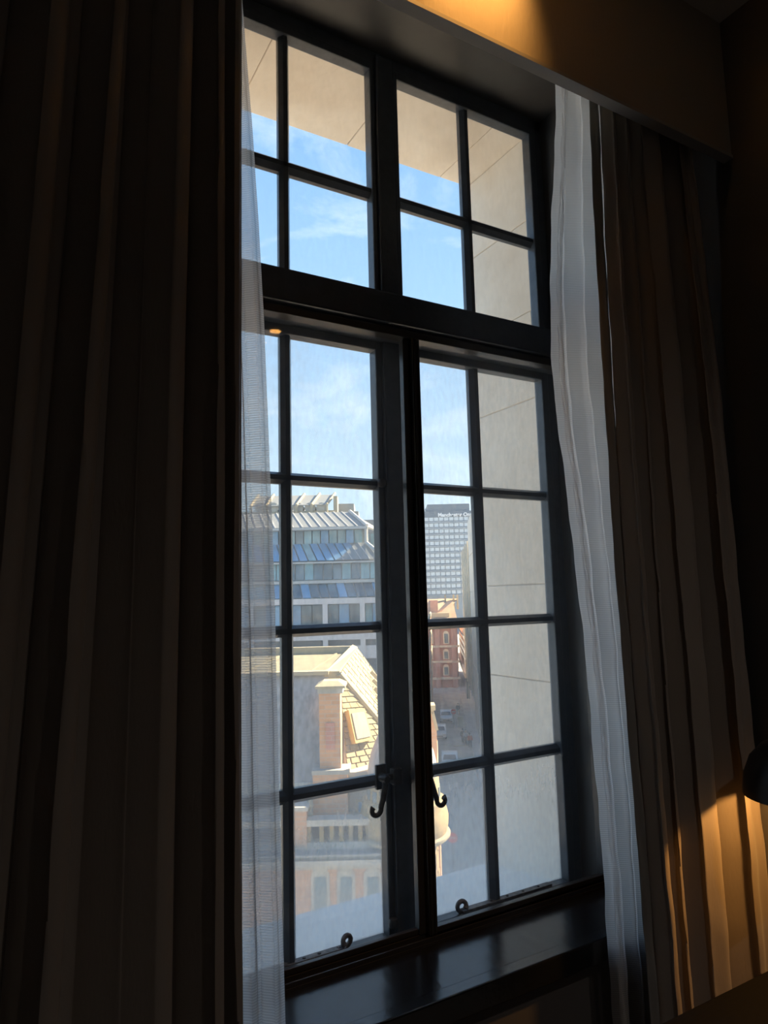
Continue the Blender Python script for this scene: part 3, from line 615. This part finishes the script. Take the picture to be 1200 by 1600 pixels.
# side wing along the side street, gable end with pale coping
def wingx(y): return XLn(y)+.1
wzt = E(676, 1107, 33).z
wp = [V(wingx(33)-6, 33, GZ), V(E(682, 1150, 33).x, 33, GZ), V(E(682, 1150, 33).x+.1, 33.8, GZ), V(wingx(33)-6, 33.8, GZ)]
MB().poly(wp, (0, 0, wzt-1.6-GZ)).build('wing_wall', M_BRICK, bld)
g0, g1 = E(640, 1107, 32.9), E(676, 1107, 32.9)
MB().poly([V(g0.x, 32.9, wzt-2), V(E(682, 1130, 32.9).x, 32.9, wzt-2), V(E(682, 1130, 32.9).x, 32.9, wzt-.9), V(g1.x, 32.9, wzt-.05), V(g0.x, 32.9, wzt-.05)], (0, .6, 0)).build('gable_end', M_BRICK, bld)
MB().box(g0.x, g1.x+.12, 32.7, 33.7, wzt-.05, wzt+.18).box(g0.x, g1.x+.02, 32.8, 33.6, wzt-.2, wzt-.05).build('gable_coping', M_COPE, bld)
e0, e1 = V(g1.x+.05, 32.8, wzt-.1), V(E(685, 1131, 32.8).x, 32.8, wzt-.95)
MB().slab(e0, e1, e1+V(0, .9, 0), e0+V(0, .9, 0), .14).build('gable_slope_coping', M_COPE, bld)

# ---- modern office block with stepped glass and zinc mansards
D = 70
mod = thing('office_block', 'modern office block with stepped zinc and blue glass mansard roofs', 'building', (-6, 75, GZ), ext=True)
def mz(py, d=D): return E(510, py, d).z
def mxx(px, d=D): return E(px, 870, d).x
X_L = mxx(330); nb = 19
body = MB()
body.box(X_L, mxx(608), D+.6, D+22, GZ, mz(936)).box(X_L, mxx(592), D+2.5, D+20, mz(936), mz(878)).box(X_L, mxx(572, D+4), D+4.2, D+18, mz(878), mz(825, D+3.6)-.1).box(X_L, mxx(548, D+6), D+6.3, D+18, mz(825, D+3.6)-.1, mz(802, D+6)-.1)
body.build('body', M_SEAMB, mod)
def xpos(px0, px1, n): return [px0+(px1-px0)*k/n for k in range(n+1)]
# bottom storey: concrete band, piers, windows
MB().box(X_L, mxx(608), D-.2, D+.8, mz(944), mz(935)).build('concrete_band', M_CONC, mod)
MB().box(X_L, mxx(608), D-.3, D+.8, mz(1000), mz(985)).build('concrete_band', M_CONC, mod)
MB().box(X_L, mxx(608), D-.1, D+.8, mz(1030), mz(1010)).build('concrete_band', M_CONC, mod)
for px in (340, 392, 448, 507, 564.5, 606):
    MB().box(mxx(px-3.8), mxx(px+3.8), D-.25, D+.8, mz(1060), mz(944)).build('pier', M_CONC, mod)
for p0, p1 in ((344, 388), (396, 444), (452, 503), (511, 560.5), (568.5, 603)):
    for k in range(3):
        a, b = p0+(p1-p0)*k/3, p0+(p1-p0)*(k+1)/3
        MB().box(mxx(a+.6), mxx(b-.6), D+.42, D+.5, mz(985), mz(945)).build('window', random.choice((M_GBLUE, M_GTEAL, M_GDARK)), mod)
def sloped(py0, py1, d0, d1, px0, px1b, px1t, n, mats_, name='glazing_panel', frame=M_WHITE):
    quad = (V(mxx(px0, d0), d0, mz(py0, d0)), V(mxx(px1b, d0), d0, mz(py0, d0)), V(mxx(px1t, d1), d1, mz(py1, d1)), V(mxx(px0, d1), d1, mz(py1, d1)))
    MB().slab(*[q+V(0, .12, -.05) for q in quad], .3).build('slope_frame', frame, mod)
    panels(name, mats_, mod, quad, n, 1, .006, .02, .12, lift=.06)
sloped(934, 911, D-.1, D+1.2, 330, 600, 592, 19, [M_GBLUE, M_GDARK, M_GTEAL, M_GDARK])
MB().box(X_L, mxx(596), D+.9, D+1.5, mz(911), mz(906.5)).build('gutter', M_WHITE, mod)
sloped(906, 879, D+1.4, D+1.7, 330, 592, 592, 18, [M_GDARK, M_GTEAL, M_GDARK])
MB().box(X_L, mxx(594), D+1.2, D+1.9, mz(879), mz(876.5)).build('gutter', M_WHITE, mod)
# second mansard: blue glass left, zinc panels right
n_ = 13; d0, d1 = D+1.6, D+3.4
qa, qb, qc, qd = V(mxx(330, d0), d0, mz(876, d0)), V(mxx(592, d0), d0, mz(876, d0)), V(mxx(573, d1), d1, mz(850, d1)), V(mxx(330, d1), d1, mz(850, d1))
MB().slab(*[q+V(0, .12, -.05) for q in (qa, qb, qc, qd)], .3).build('slope_frame', M_SEAMB, mod)
nn = 19
nq = (qb-qa).cross(qd-qa).normalized()*.08
for k in range(nn):
    u0, u1 = k/nn+.004, (k+1)/nn-.004
    cut = lambda u: max(0., min(1., (u*262+330-528)/(573-528)))      # height of the zinc upstand, rising to the right
    h0, h1 = cut(u0), cut(u1)
    if h1 < 1: 
        MB().slab(lerp4(qa, qb, qc, qd, u0, h0)+nq, lerp4(qa, qb, qc, qd, u1, h1)+nq, lerp4(qa, qb, qc, qd, u1, 1)+nq, lerp4(qa, qb, qc, qd, u0, 1)+nq, .1).build('glazing_panel', random.choice((M_GBLUE, M_GBLUE, M_GTEAL)), mod)
    if h1 > .01:
        MB().slab(lerp4(qa, qb, qc, qd, u0, 0)+nq, lerp4(qa, qb, qc, qd, u1, 0)+nq, lerp4(qa, qb, qc, qd, u1, h1)+nq, lerp4(qa, qb, qc, qd, u0, h0)+nq, .1).build('zinc_panel', M_SEAM, mod)
        MB().slab(lerp4(qa, qb, qc, qd, u1, 0)+nq*1.6, lerp4(qa, qb, qc, qd, min(1, u1+.006), 0)+nq*1.6, lerp4(qa, qb, qc, qd, min(1, u1+.006), h1)+nq*1.6, lerp4(qa, qb, qc, qd, u1, h1)+nq*1.6, .1).build('seam', M_WHITE, mod)
# recessed glass storey
d2 = D+3.6
quad = (V(mxx(330, d2), d2, mz(850, d2)), V(mxx(567, d2), d2, mz(850, d2)), V(mxx(567, d2), d2, mz(825, d2)), V(mxx(330, d2), d2, mz(825, d2)))
panels('window', [M_GBLUE, M_GTEAL, M_GDARK, M_GTEAL], mod, quad, 18, 1, .006, .04, .12)
MB().tube([V(mxx(573, d2-.6), d2-.6, mz(824, d2)), V(mxx(573, d2-.6), d2-.6, mz(850, d2)), V(mxx(592, D+1.5), D+1.5, mz(866, D+1.5))], .22, 6).build('corner_post', M_WHITE, mod)
# upper zinc mansard with seams and hip
d3, d4 = D+3.0, D+6.0
a, b, c, d = V(mxx(330, d3), d3, mz(824, d3)), V(mxx(574, d3), d3, mz(824, d3)), V(mxx(548, d4), d4, mz(801, d4)), V(mxx(330, d4), d4, mz(801, d4))
MB().slab(*[q+V(0, .12, -.05) for q in (a, b, c, d)], .3).build('slope_frame', M_SEAMB, mod)
nz = 17; panels('zinc_panel', M_SEAM, mod, (a, b, c, d), nz, 1, .006, .02, .12, lift=.06)
n = (c-a).cross(d-b).normalized()
for k in range(nz+1):
    u = k/nz; p_, q_ = a.lerp(b, u)+n*.12, d.lerp(c, u)+n*.12; w_ = V(.07, 0, 0)
    MB().slab(p_-w_, p_+w_, q_+w_, q_-w_, .14).build('seam', M_WHITE, mod)
MB().slab(b, b+V(2.2, 9, 0), c+V(1.2, 8, 0), c, .2).build('hip_side', M_SEAM, mod)
MB().tube([b+n*.1, c+n*.1], .2, 6).build('hip_roll', M_WHITE, mod)
MB().box(X_L, b.x+.1, d3-.3, d3+.4, b.z-.25, b.z).build('eaves_gutter', M_WHITE, mod)
# roof plant: raking louvre screens over round fan units
d5 = D+7
ra, rb, rc, rd = V(mxx(392, d5), d5, mz(788, d5)), V(mxx(512, d5), d5, mz(788, d5)), V(mxx(525, d5+3), d5+3, mz(773, d5+3)), V(mxx(404, d5+3), d5+3, mz(773, d5+3))
for k in range(5):
    u0, u1 = k/5+.012, (k+1)/5-.012
    MB().slab(lerp4(ra, rb, rc, rd, u0, 0), lerp4(ra, rb, rc, rd, u1, 0), lerp4(ra, rb, rc, rd, u1, 1), lerp4(ra, rb, rc, rd, u0, 1), .12).build('plant_screen', M_SEAM, mod)
for k in range(6):
    u = k/5; p_, q_ = ra.lerp(rb, u), rd.lerp(rc, u)
    MB().tube([p_+V(0, 0, -.9), p_+V(0, -.1, 0), q_+V(0, 0, .15)], .16, 6).build('screen_strut', M_COPE, mod)
for px in (408, 428, 447, 466, 485, 503):
    p_ = E(px, 791, d5+.8)
    MB().lathe([(.5, p_.y-.5), (.62, p_.y-.5), (.62, p_.y+1.2), (.5, p_.y+1.2)], (p_.x, 0, p_.z-.25), 16, 'Y').build('fan_unit', M_GREYST, mod, smooth=True)
MB().box(X_L, mxx(524, d5), d5+.2, d5+3, mz(801, d5)-.2, mz(797, d5)).build('plant_deck', M_COPE, mod)
bx_ = ebox(521, 527, 775, 800, d5+.5, 2); MB().box(*bx_).build('plant_end_post', M_COPE, mod)
bx_ = ebox(527, 553, 787, 803, d5+3, 4); MB().box(*bx_).build('plant_room', M_SEAM, mod)
bx_ = ebox(540, 560, 799, 812, d5+3, 4); MB().box(*bx_).build('plant_room', M_SEAM, mod)
bx_ = ebox(563, 604, 812, 900, d5+10, 6); MB().box(*bx_).build('rear_block', M_SEAMB, mod)
panels('rear_window', M_GTEAL, mod, (E(566, 860, d5+9.95), E(602, 860, d5+9.95), E(602, 833, d5+9.95), E(566, 833, d5+9.95)), 3, 1, .06, .06, .1)

# ---- far office tower with lettering
DT = 330
tw = thing('office_tower', 'distant slab office tower with window grid and white rooftop lettering', 'building', E(690, 935, DT)+V(0, 0, 0), ext=True)
tx0, tx1 = E(606, 860, DT).x, E(766, 860, DT).x
def tzz(py): return E(690, py, DT).z
MB().box(tx0, tx1, DT, DT+25, GZ, tzz(799)).build('tower_body', M_TOWER, tw)
MB().box(E(668, 795, DT).x, E(733, 795, DT).x, DT+.5, DT+18, tzz(799), tzz(787.5)).build('roof_plant', M_TOWER, tw)
for k in range(7):
    x_ = E(655+k*2.0, 798, DT).x; MB().box(x_, x_+.35, DT+3, DT+3.4, tzz(799), tzz(795-(k % 3))).build('roof_mast', M_SEAMB, tw)
MB().box(tx0, tx1, DT-.35, DT, tzz(808), tzz(799)).build('header_band', mat('slate_blue_fascia', (.20, .235, .27), .7), tw)
MB().box(E(668, 795, DT).x-.2, E(733, 795, DT).x+.2, DT+.3, DT+.5, tzz(799), tzz(788)).build('plant_screen', MATS['slate_blue_fascia'], tw)
pit = 7.85*DT/1074; rp = (tzz(807)-tzz(816.4)); wx = tx0+1.0
wm = None
ncol = int((tx1-tx0-1.5)/pit)
for j in range(13):
    z_ = tzz(808.5)-j*rp
    for i in range(ncol):
        if wm is None:
            w0 = MB().box(wx, wx+pit*.80, DT-.25, DT+.05, z_-rp*.56, z_).build('window', M_TGLASS, tw); wm = w0.data
        else:
            o = bpy.data.objects.new('window', wm); COL.objects.link(o); o.parent = tw; o.location = (i*pit, 0, -j*rp)
    MB().box(tx0, tx1, DT-.5, DT, z_-rp*.98, z_-rp*.66).build('spandrel', M_TOWER, tw)
fc = bpy.data.curves.new('lettering', 'FONT'); fc.body = 'Manchester One'; fc.size = 1; fc.extrude = .08; fc.offset = .03
fo = bpy.data.objects.new('lettering_tmp', fc); COL.objects.link(fo)
dg = bpy.context.evaluated_depsgraph_get(); me = bpy.data.meshes.new_from_object(fo.evaluated_get(dg))
COL.objects.unlink(fo); bpy.data.objects.remove(fo)
xs_ = [v.co.x for v in me.vertices]; wd = max(xs_)-min(xs_)
ta, tb = E(684.5, 807, DT), E(738, 807, DT); s_ = (tb.x-ta.x)/wd
tb_ = Vector(tw['_b'])
for v in me.vertices: v.co = Vector((ta.x+(v.co.x-min(xs_))*s_, DT-.45-v.co.z*s_, tzz(807.3)+v.co.y*s_*1.0))-tb_
me.materials.clear(); me.materials.append(mat('white_sign_letters', (.95, .95, .95), .5))
lo_ = bpy.data.objects.new('lettering', me); COL.objects.link(lo_); lo_.parent = tw; lo_['label'] = 'white letters reading Manchester One'

# ---- right side of the side street: pale block, glass block, cream block
def street_block(name, label, y0, y1, ptop, m, width=14, dx=0):
    t = thing(name, label, 'building', V(XRt(y0)+dx, y0, GZ), ext=True)
    zt = E(600+1074*(XRt(y1)+dx)/y1, ptop, y1).z
    p_ = [V(XRt(y0)+dx, y0, GZ), V(XRt(y0)+dx+width, y0, GZ), V(XRt(y1)+dx+width, y1, GZ), V(XRt(y1)+dx, y1, GZ)]
    MB().poly(p_, (0, 0, zt-GZ)).build('wall', m, t)
    return t, zt
def side_pieces(t, name, m, y0, y1, z0, z1, ny, nz, gu, gv, th=.12, dx=0):
    a, b = V(XRt(y1)+dx-.06, y1, z0), V(XRt(y0)+dx-.06, y0, z0)
    panels(name, m, t, (a, b, b+V(0, 0, z1-z0), a+V(0, 0, z1-z0)), ny, nz, gu, gv, th, lift=.05)
t, zt = street_block('pale_building', 'plain pale stone building rising on the near right of the street', 46, 96, 814, M_PALE, dx=-.15)  # near part is unseen, lengthened to keep the road in shade
MB().box(XRt(46)-.2, XRt(46)+13, 45.8, 48, zt, zt+.5).build('parapet', M_PALE, t)
side_pieces(t, 'stone_panel', M_PALE, 46, 96, GZ+4, zt-.3, 3, 5, .004, .004, dx=-.15)
t, zt = street_block('glass_building', 'green glass fronted building beyond the pale stone block', 97, 121, 862, M_GTEAL)
for k in range(5):
    y_ = 97.3+22.5*k/4.0
    MB().box(XRt(y_)-.35, XRt(y_)-.02, y_, y_+.8, GZ+4, zt).build('fin', M_CREAM, t)
for k in range(7):
    z_ = GZ+4+k*3.6
    if z_ < zt: MB().slab(V(XRt(121)-.2, 121, z_), V(XRt(97)-.2, 97, z_), V(XRt(97)-.2, 97, z_+.5), V(XRt(121)-.2, 121, z_+.5), .2).build('floor_band', M_PALE, t)
t, zt = street_block('cream_building', 'cream stone facade further along the street', 122, 165, 968, M_CREAM)
side_pieces(t, 'window', M_GDARK, 123, 164, GZ+5.5, zt-1.5, 8, 4, .07, .13)
a, b = V(XRt(165)-.3, 165, GZ), V(XRt(122)-.3, 122, GZ)
MB().slab(a, b, b+V(0, 0, 3.6), a+V(0, 0, 3.6), .3).build('shopfront', M_GDARK, t)
MB().slab(a+V(-.2, 0, 3.6), b+V(-.2, 0, 3.6), b+V(-.2, 0, 4.4), a+V(-.2, 0, 4.4), .5).build('fascia', M_CREAM, t)

# ---- left side of the side street and the brick block closing it
t = thing('brick_terrace', 'brown brick building along the left of the street with banded front', 'building', V(XLn(75)-4, 75, GZ), ext=True)
zt = E(664, 985, 75).z
MB().poly([V(XLn(75)-4.8, 75, GZ), V(XLn(75)-1.9, 75, GZ), V(XLn(130)-1.9, 130, GZ), V(XLn(130)-4.8, 130, GZ)], (0, 0, zt-GZ)).build('wall', M_BRICK, t)
for k in range(4):
    z_ = GZ+5+3.1*k
    MB().slab(V(XLn(75)-1.8, 75, z_), V(XLn(130)-1.8, 130, z_), V(XLn(130)-1.8, 130, z_+.7), V(XLn(75)-1.8, 75, z_+.7), .3).build('string_course', M_COPE, t)
    for q in range(5):
        y_ = 78+10*q
        MB().slab(V(XLn(y_)-1.85, y_, z_+1.0), V(XLn(y_+5)-1.85, y_+5, z_+1.0), V(XLn(y_+5)-1.85, y_+5, z_+2.7), V(XLn(y_)-1.85, y_, z_+2.7), .15).build('window', M_GDARK, t)
t = thing('red_brick_building', 'red brick building with arched bays closing the far end of the street', 'building', V(9, 138, GZ), ext=True)
bx0, bx1 = E(655, 1000, 138).x, E(715, 1000, 138).x; zt = E(690, 972, 138).z
MB().box(bx0-14, bx1, 138, 160, GZ, zt).build('wall', M_RED, t)
for c_, pxs in enumerate((672, 697)):
    for pya, pyb in ((986, 1006), (1014, 1030), (1038, 1055)):
        a = E(pxs-5, pya, 137.9); b = E(pxs+5, pyb, 137.9); xm = (a.x+b.x)/2; hw = (b.x-a.x)/2
        pts = [V(xm-hw, 137.75, b.z), V(xm+hw, 137.75, b.z)]+[V(xm+hw*cos(pi*k/8), 137.75, a.z-hw+hw*sin(pi*k/8)) for k in range(9)]
        wn = MB().poly(pts, (0, .3, 0)).build('window', M_CREAM, t)
        MB().box(xm-hw*.6, xm+hw*.6, 137.65, 137.8, b.z+.15, a.z-hw*.9).build('pane', M_GDARK, wn)
for py in (1010, 1034, 1060, 980):
    z_ = E(690, py, 137.8).z; MB().box(bx0-14, bx1+.2, 137.5, 138.2, z_-.2, z_+.2).build('string_course', M_CREAM if py > 1000 else M_RED, t)
for px in (683, 709):
    x_ = E(px, 1000, 137.7).x; MB().box(x_-.5, x_+.5, 137.5, 138.2, GZ, zt+.3).build('pilaster', M_RED, t)
MB().box(bx0-14, bx1+.3, 137.3, 138.4, zt, zt+.35).build('parapet', M_CREAM, t)
g0 = E(681, 962, 142); g1 = E(709, 939, 150); hz = E(665, 936, 165).z
MB().add([V(g0.x-1, 140, zt+.3), V(bx1+.3, 140, zt+.3), V(bx1+.3, 160, zt+.3), V(g0.x-1, 160, zt+.3), V(g1.x-.6, 146, g1.z), V(g1.x-.6, 160, g1.z)],
         [(0, 1, 4), (1, 2, 5, 4), (2, 3, 5), (3, 0, 4, 5), (0, 3, 2, 1)]).build('hipped_roof', M_TANROOF, t)
MB().add([V(bx0-10, 146, zt+.2), V(g0.x+1, 146, zt+.2), V(g0.x+1, 170, zt+.2), V(bx0-10, 170, zt+.2), V(bx0-8, 160, hz), V(g1.x+2, 160, hz)],
         [(0, 1, 5, 4), (1, 2, 5), (2, 3, 4, 5), (3, 0, 4), (0, 3, 2, 1)]).build('rear_roof', M_TANROOF, t)
bx_ = ebox(672, 684, 938, 950, 143, 4); MB().box(*bx_[:4], zt+.1, bx_[5]).build('chimney', M_RED, t)
for px in (695, 708, 714):
    bx_ = ebox(px, px+2, 929, 940, 158, 1.0); MB().box(*bx_[:4], zt+2, bx_[5]).build('chimney_pot', M_COPE, t)
bx_ = ebox(661, 702, 958, 962, 141, 2); MB().box(*bx_[:4], zt+.2, bx_[5]).build('roof_ledge', M_COPE, t)

# ---- cars
M_TYRE = mat('tyre_rubber', (.02, .02, .02), .8); M_LAMP = mat('headlamp_lens', (.8, .8, .78), .2); M_CGL = mat('car_glass', (.03, .045, .055), .1)
def car(paint, label, pos, yaw):
    t = thing('car', label, 'car', pos, ext=True, group='cars on the side street')
    t.rotation_euler.z += yaw
    B = Vector(t['_b'])
    def bl(mb, nm, m_, par=t, **k):
        mb.v = [v+B for v in mb.v]; return mb.build(nm, m_, par, **k)
    body_ = [(-2.1, .3), (-2.12, .62), (-1.95, .78), (-1.05, .92), (-.55, 1.38), (.2, 1.47), (1.2, 1.42), (1.85, 1.0), (2.08, .92), (2.12, .35), (1.75, .25), (-1.75, .25)]
    m_ = MB(); m_.poly([(-.86, y_, z_) for y_, z_ in body_], (1.72, 0, 0)); b_ = bl(m_, 'body', paint)
    md = b_.modifiers.new('round', 'BEVEL'); md.width = .07; md.segments = 2
    bl(MB().slab((-.70, -1.03, .955), (.70, -1.03, .955), (.60, -.585, 1.36), (-.60, -.585, 1.36), -.015), 'windscreen', M_CGL)
    bl(MB().slab((-.62, 1.25, 1.40), (.62, 1.25, 1.40), (.70, 1.80, 1.04), (-.70, 1.80, 1.04), -.015), 'rear_window', M_CGL)
    for s in (-1, 1):
        bl(MB().poly([(s*.862, y_, z_) for y_, z_ in ((-.9, .97), (-.48, 1.34), (1.12, 1.36), (1.6, 1.0))], (s*.012, 0, 0)), 'side_window', M_CGL)
        bl(MB().cbox(s*.62-.17, s*.62+.17, -2.13, -2.0, .60, .74, .02), 'headlamp', M_LAMP)
        for y_ in (-1.35, 1.35):
            bl(MB().lathe([(.2, s*.72), (.31, s*.72), (.32, s*.80), (.30, s*.885), (.18, s*.885)], (0, y_, .32), 20, 'X'), 'wheel', M_TYRE, smooth=True)
    bl(MB().cbox(-.45, .45, -2.135, -2.05, .38, .52, .02), 'grille', M_TYRE)
    return t
M_SILV = mat('silver_car_paint', (.45, .48, .54), .3, metal=.2); M_WCAR = mat('white_car_paint', (.75, .75, .75), .3); M_BCAR = mat('pale_blue_car_paint', (.42, .50, .58), .3)
car(M_SILV, 'silver car facing up the narrow street', G(697, 1126), -.074)
car(M_WCAR, 'small white car half hidden by the brick gable', G(687, 1151), -.074)
car(M_BCAR, 'pale blue car with its roof just above the glazing bar', G(703, 1198), -.074)

# ---- street furniture
M_RSIGN = mat('red_sign_enamel', (.62, .05, .05), .4); M_POLE = mat('dark_pole_paint', (.05, .05, .05), .5)
def sign(label, x, y, zc, r, bar=True):
    t = thing('road_sign', label, 'sign', V(x, y, GZ), ext=True)
    MB().lathe([(.04, GZ), (.04, zc+r*.8)], (x, y+.05, 0), 12).build('pole', M_POLE, t, smooth=True)
    MB().lathe([(r, y-.02), (r, y+.01)], (x, 0, zc), 28, 'Y').build('disc', M_RSIGN, t)
    MB().box(x-r*.72, x+r*.72, y-.03, y-.015, zc-r*.17, zc+r*.17).build('bar', M_WHITE, t)
p_ = E(707, 1309, 44); sign('red no entry sign with white bar beside the turret', p_.x, 44, p_.z, .30)
p_ = E(708.5, 1112, 97); sign('small red and white road sign on pole beside the silver car', p_.x, 97, p_.z, .36)
c_ = G(720, 1137)
cab = MB().cbox(c_.x-.35, c_.x+.35, c_.y-.2, c_.y+.2, GZ+.12, GZ+1.45, .03).cbox(c_.x-.39, c_.x+.39, c_.y-.24, c_.y+.24, GZ+1.45, GZ+1.53, .02)
cab.build('street_cabinet', mat('pale_green_paint', (.45, .47, .38), .5), label='pale green street cabinet on the right pavement', cat='cabinet', base=V(c_.x, c_.y, GZ), ext=True)

# ---- people on the pavement
def skin_fig(name, verts, edges, radii, m, par, root=0):
    me = bpy.data.meshes.new(name); me.from_pydata([tuple(v) for v in verts], edges, []); me.materials.append(m)
    o = bpy.data.objects.new(name, me); COL.objects.link(o); o.parent = par; o['_b'] = par['_b']
    md = o.modifiers.new('skin', 'SKIN'); md.use_smooth_shade = True
    for i, v in enumerate(me.skin_vertices[0].data):
        v.radius = radii[i] if isinstance(radii[i], tuple) else (radii[i], radii[i]); v.use_root = i == root
    o.modifiers.new('sub', 'SUBSURF').levels = 1
    return o
M_SKIN = mat('skin', (.5, .33, .25), .6); M_HAIR = mat('dark_hair', (.03, .022, .018), .7)
def person(label, pos, yaw, coat, legs, stride):
    t = thing('person', label, 'person', pos, ext=True, group='people walking on the pavement'); t.rotation_euler.z += yaw
    s = stride
    V_ = [(0, 0, .95), (0, 0, 1.15), (0, 0, 1.40), (0, -.01, 1.50), (0, -.02, 1.60), (0, -.02, 1.72),
          (.18, 0, 1.40), (.25, .04*s, 1.14), (.26, -.10*s, .92), (.27, -.13*s, .84), (-.18, 0, 1.40), (-.25, -.04*s, 1.14), (-.26, .06*s, .92), (-.27, .09*s, .84),
          (.09, 0, .90), (.10, -.14*s, .50), (.10, -.16*s, .09), (.10, -.30*s, .04), (-.09, 0, .90), (-.10, .10*s, .50), (-.10, .26*s, .11), (-.10, .14*s, .04)]
    Ed = [(0, 1), (1, 2), (2, 3), (3, 4), (4, 5), (2, 6), (6, 7), (7, 8), (8, 9), (2, 10), (10, 11), (11, 12), (12, 13), (0, 14), (14, 15), (15, 16), (16, 17), (0, 18), (18, 19), (19, 20), (20, 21)]
    Rd = [.14, .13, .14, .055, .09, .085, .06, .048, .035, .04, .06, .048, .035, .04, .085, .062, .042, .045, .085, .062, .042, .045]
    skin_fig('body', V_, Ed, Rd, M_SKIN, t)
    cv = [(0, 0, .84), (0, 0, 1.15), (0, 0, 1.41), (0, -.01, 1.49), (.19, 0, 1.41), (.255, .04*s, 1.14), (.265, -.09*s, .93), (-.19, 0, 1.41), (-.255, -.04*s, 1.14), (-.265, .05*s, .93)]
    skin_fig('coat', cv, [(0, 1), (1, 2), (2, 3), (2, 4), (4, 5), (5, 6), (2, 7), (7, 8), (8, 9)], [(.2, .16), (.17, .15), (.18, .15), .08, .085, .07, .06, .085, .07, .06], coat, t)
    skin_fig('trousers', [(0, 0, .96), (.09, 0, .88), (.10, -.14*s, .50), (.10, -.16*s, .10), (-.09, 0, .88), (-.10, .10*s, .50), (-.10, .26*s, .12)],
             [(0, 1), (1, 2), (2, 3), (0, 4), (4, 5), (5, 6)], [.155, .11, .085, .07, .11, .085, .07], legs, t)
    hb = MB().lathe([(.01, 1.815), (.07, 1.80), (.105, 1.74), (.108, 1.66), (.09, 1.60)], (0, .018, 0), 14); hb.v = [v+Vector(t['_b']) for v in hb.v]; hb.build('hair', M_HAIR, t, smooth=True)
M_RC = mat('orange_red_coat', (.55, .12, .06), .8); M_BC = mat('black_coat', (.03, .03, .035), .8); M_GC = mat('grey_white_coat', (.45, .46, .5), .8); M_JN = mat('dark_jeans', (.04, .05, .08), .8)
def pv(px, py): q = G(px, py); return q+V(0, 0, .02)
person('person in orange-red coat walking along the right pavement', pv(735, 1170), .2, M_RC, M_JN, 1)
person('person in black coat walking beside the pale building', pv(723.5, 1162), 2.9, M_BC, M_BC, 1)
person('person in pale grey top between the dark and orange coats', pv(728, 1164), .1, M_GC, M_JN, -1)
person('person in black beside the street cabinet', pv(716, 1118), .1, M_BC, M_JN, 1)
for o in list(bpy.data.objects):
    if '_b' in o: del o['_b']
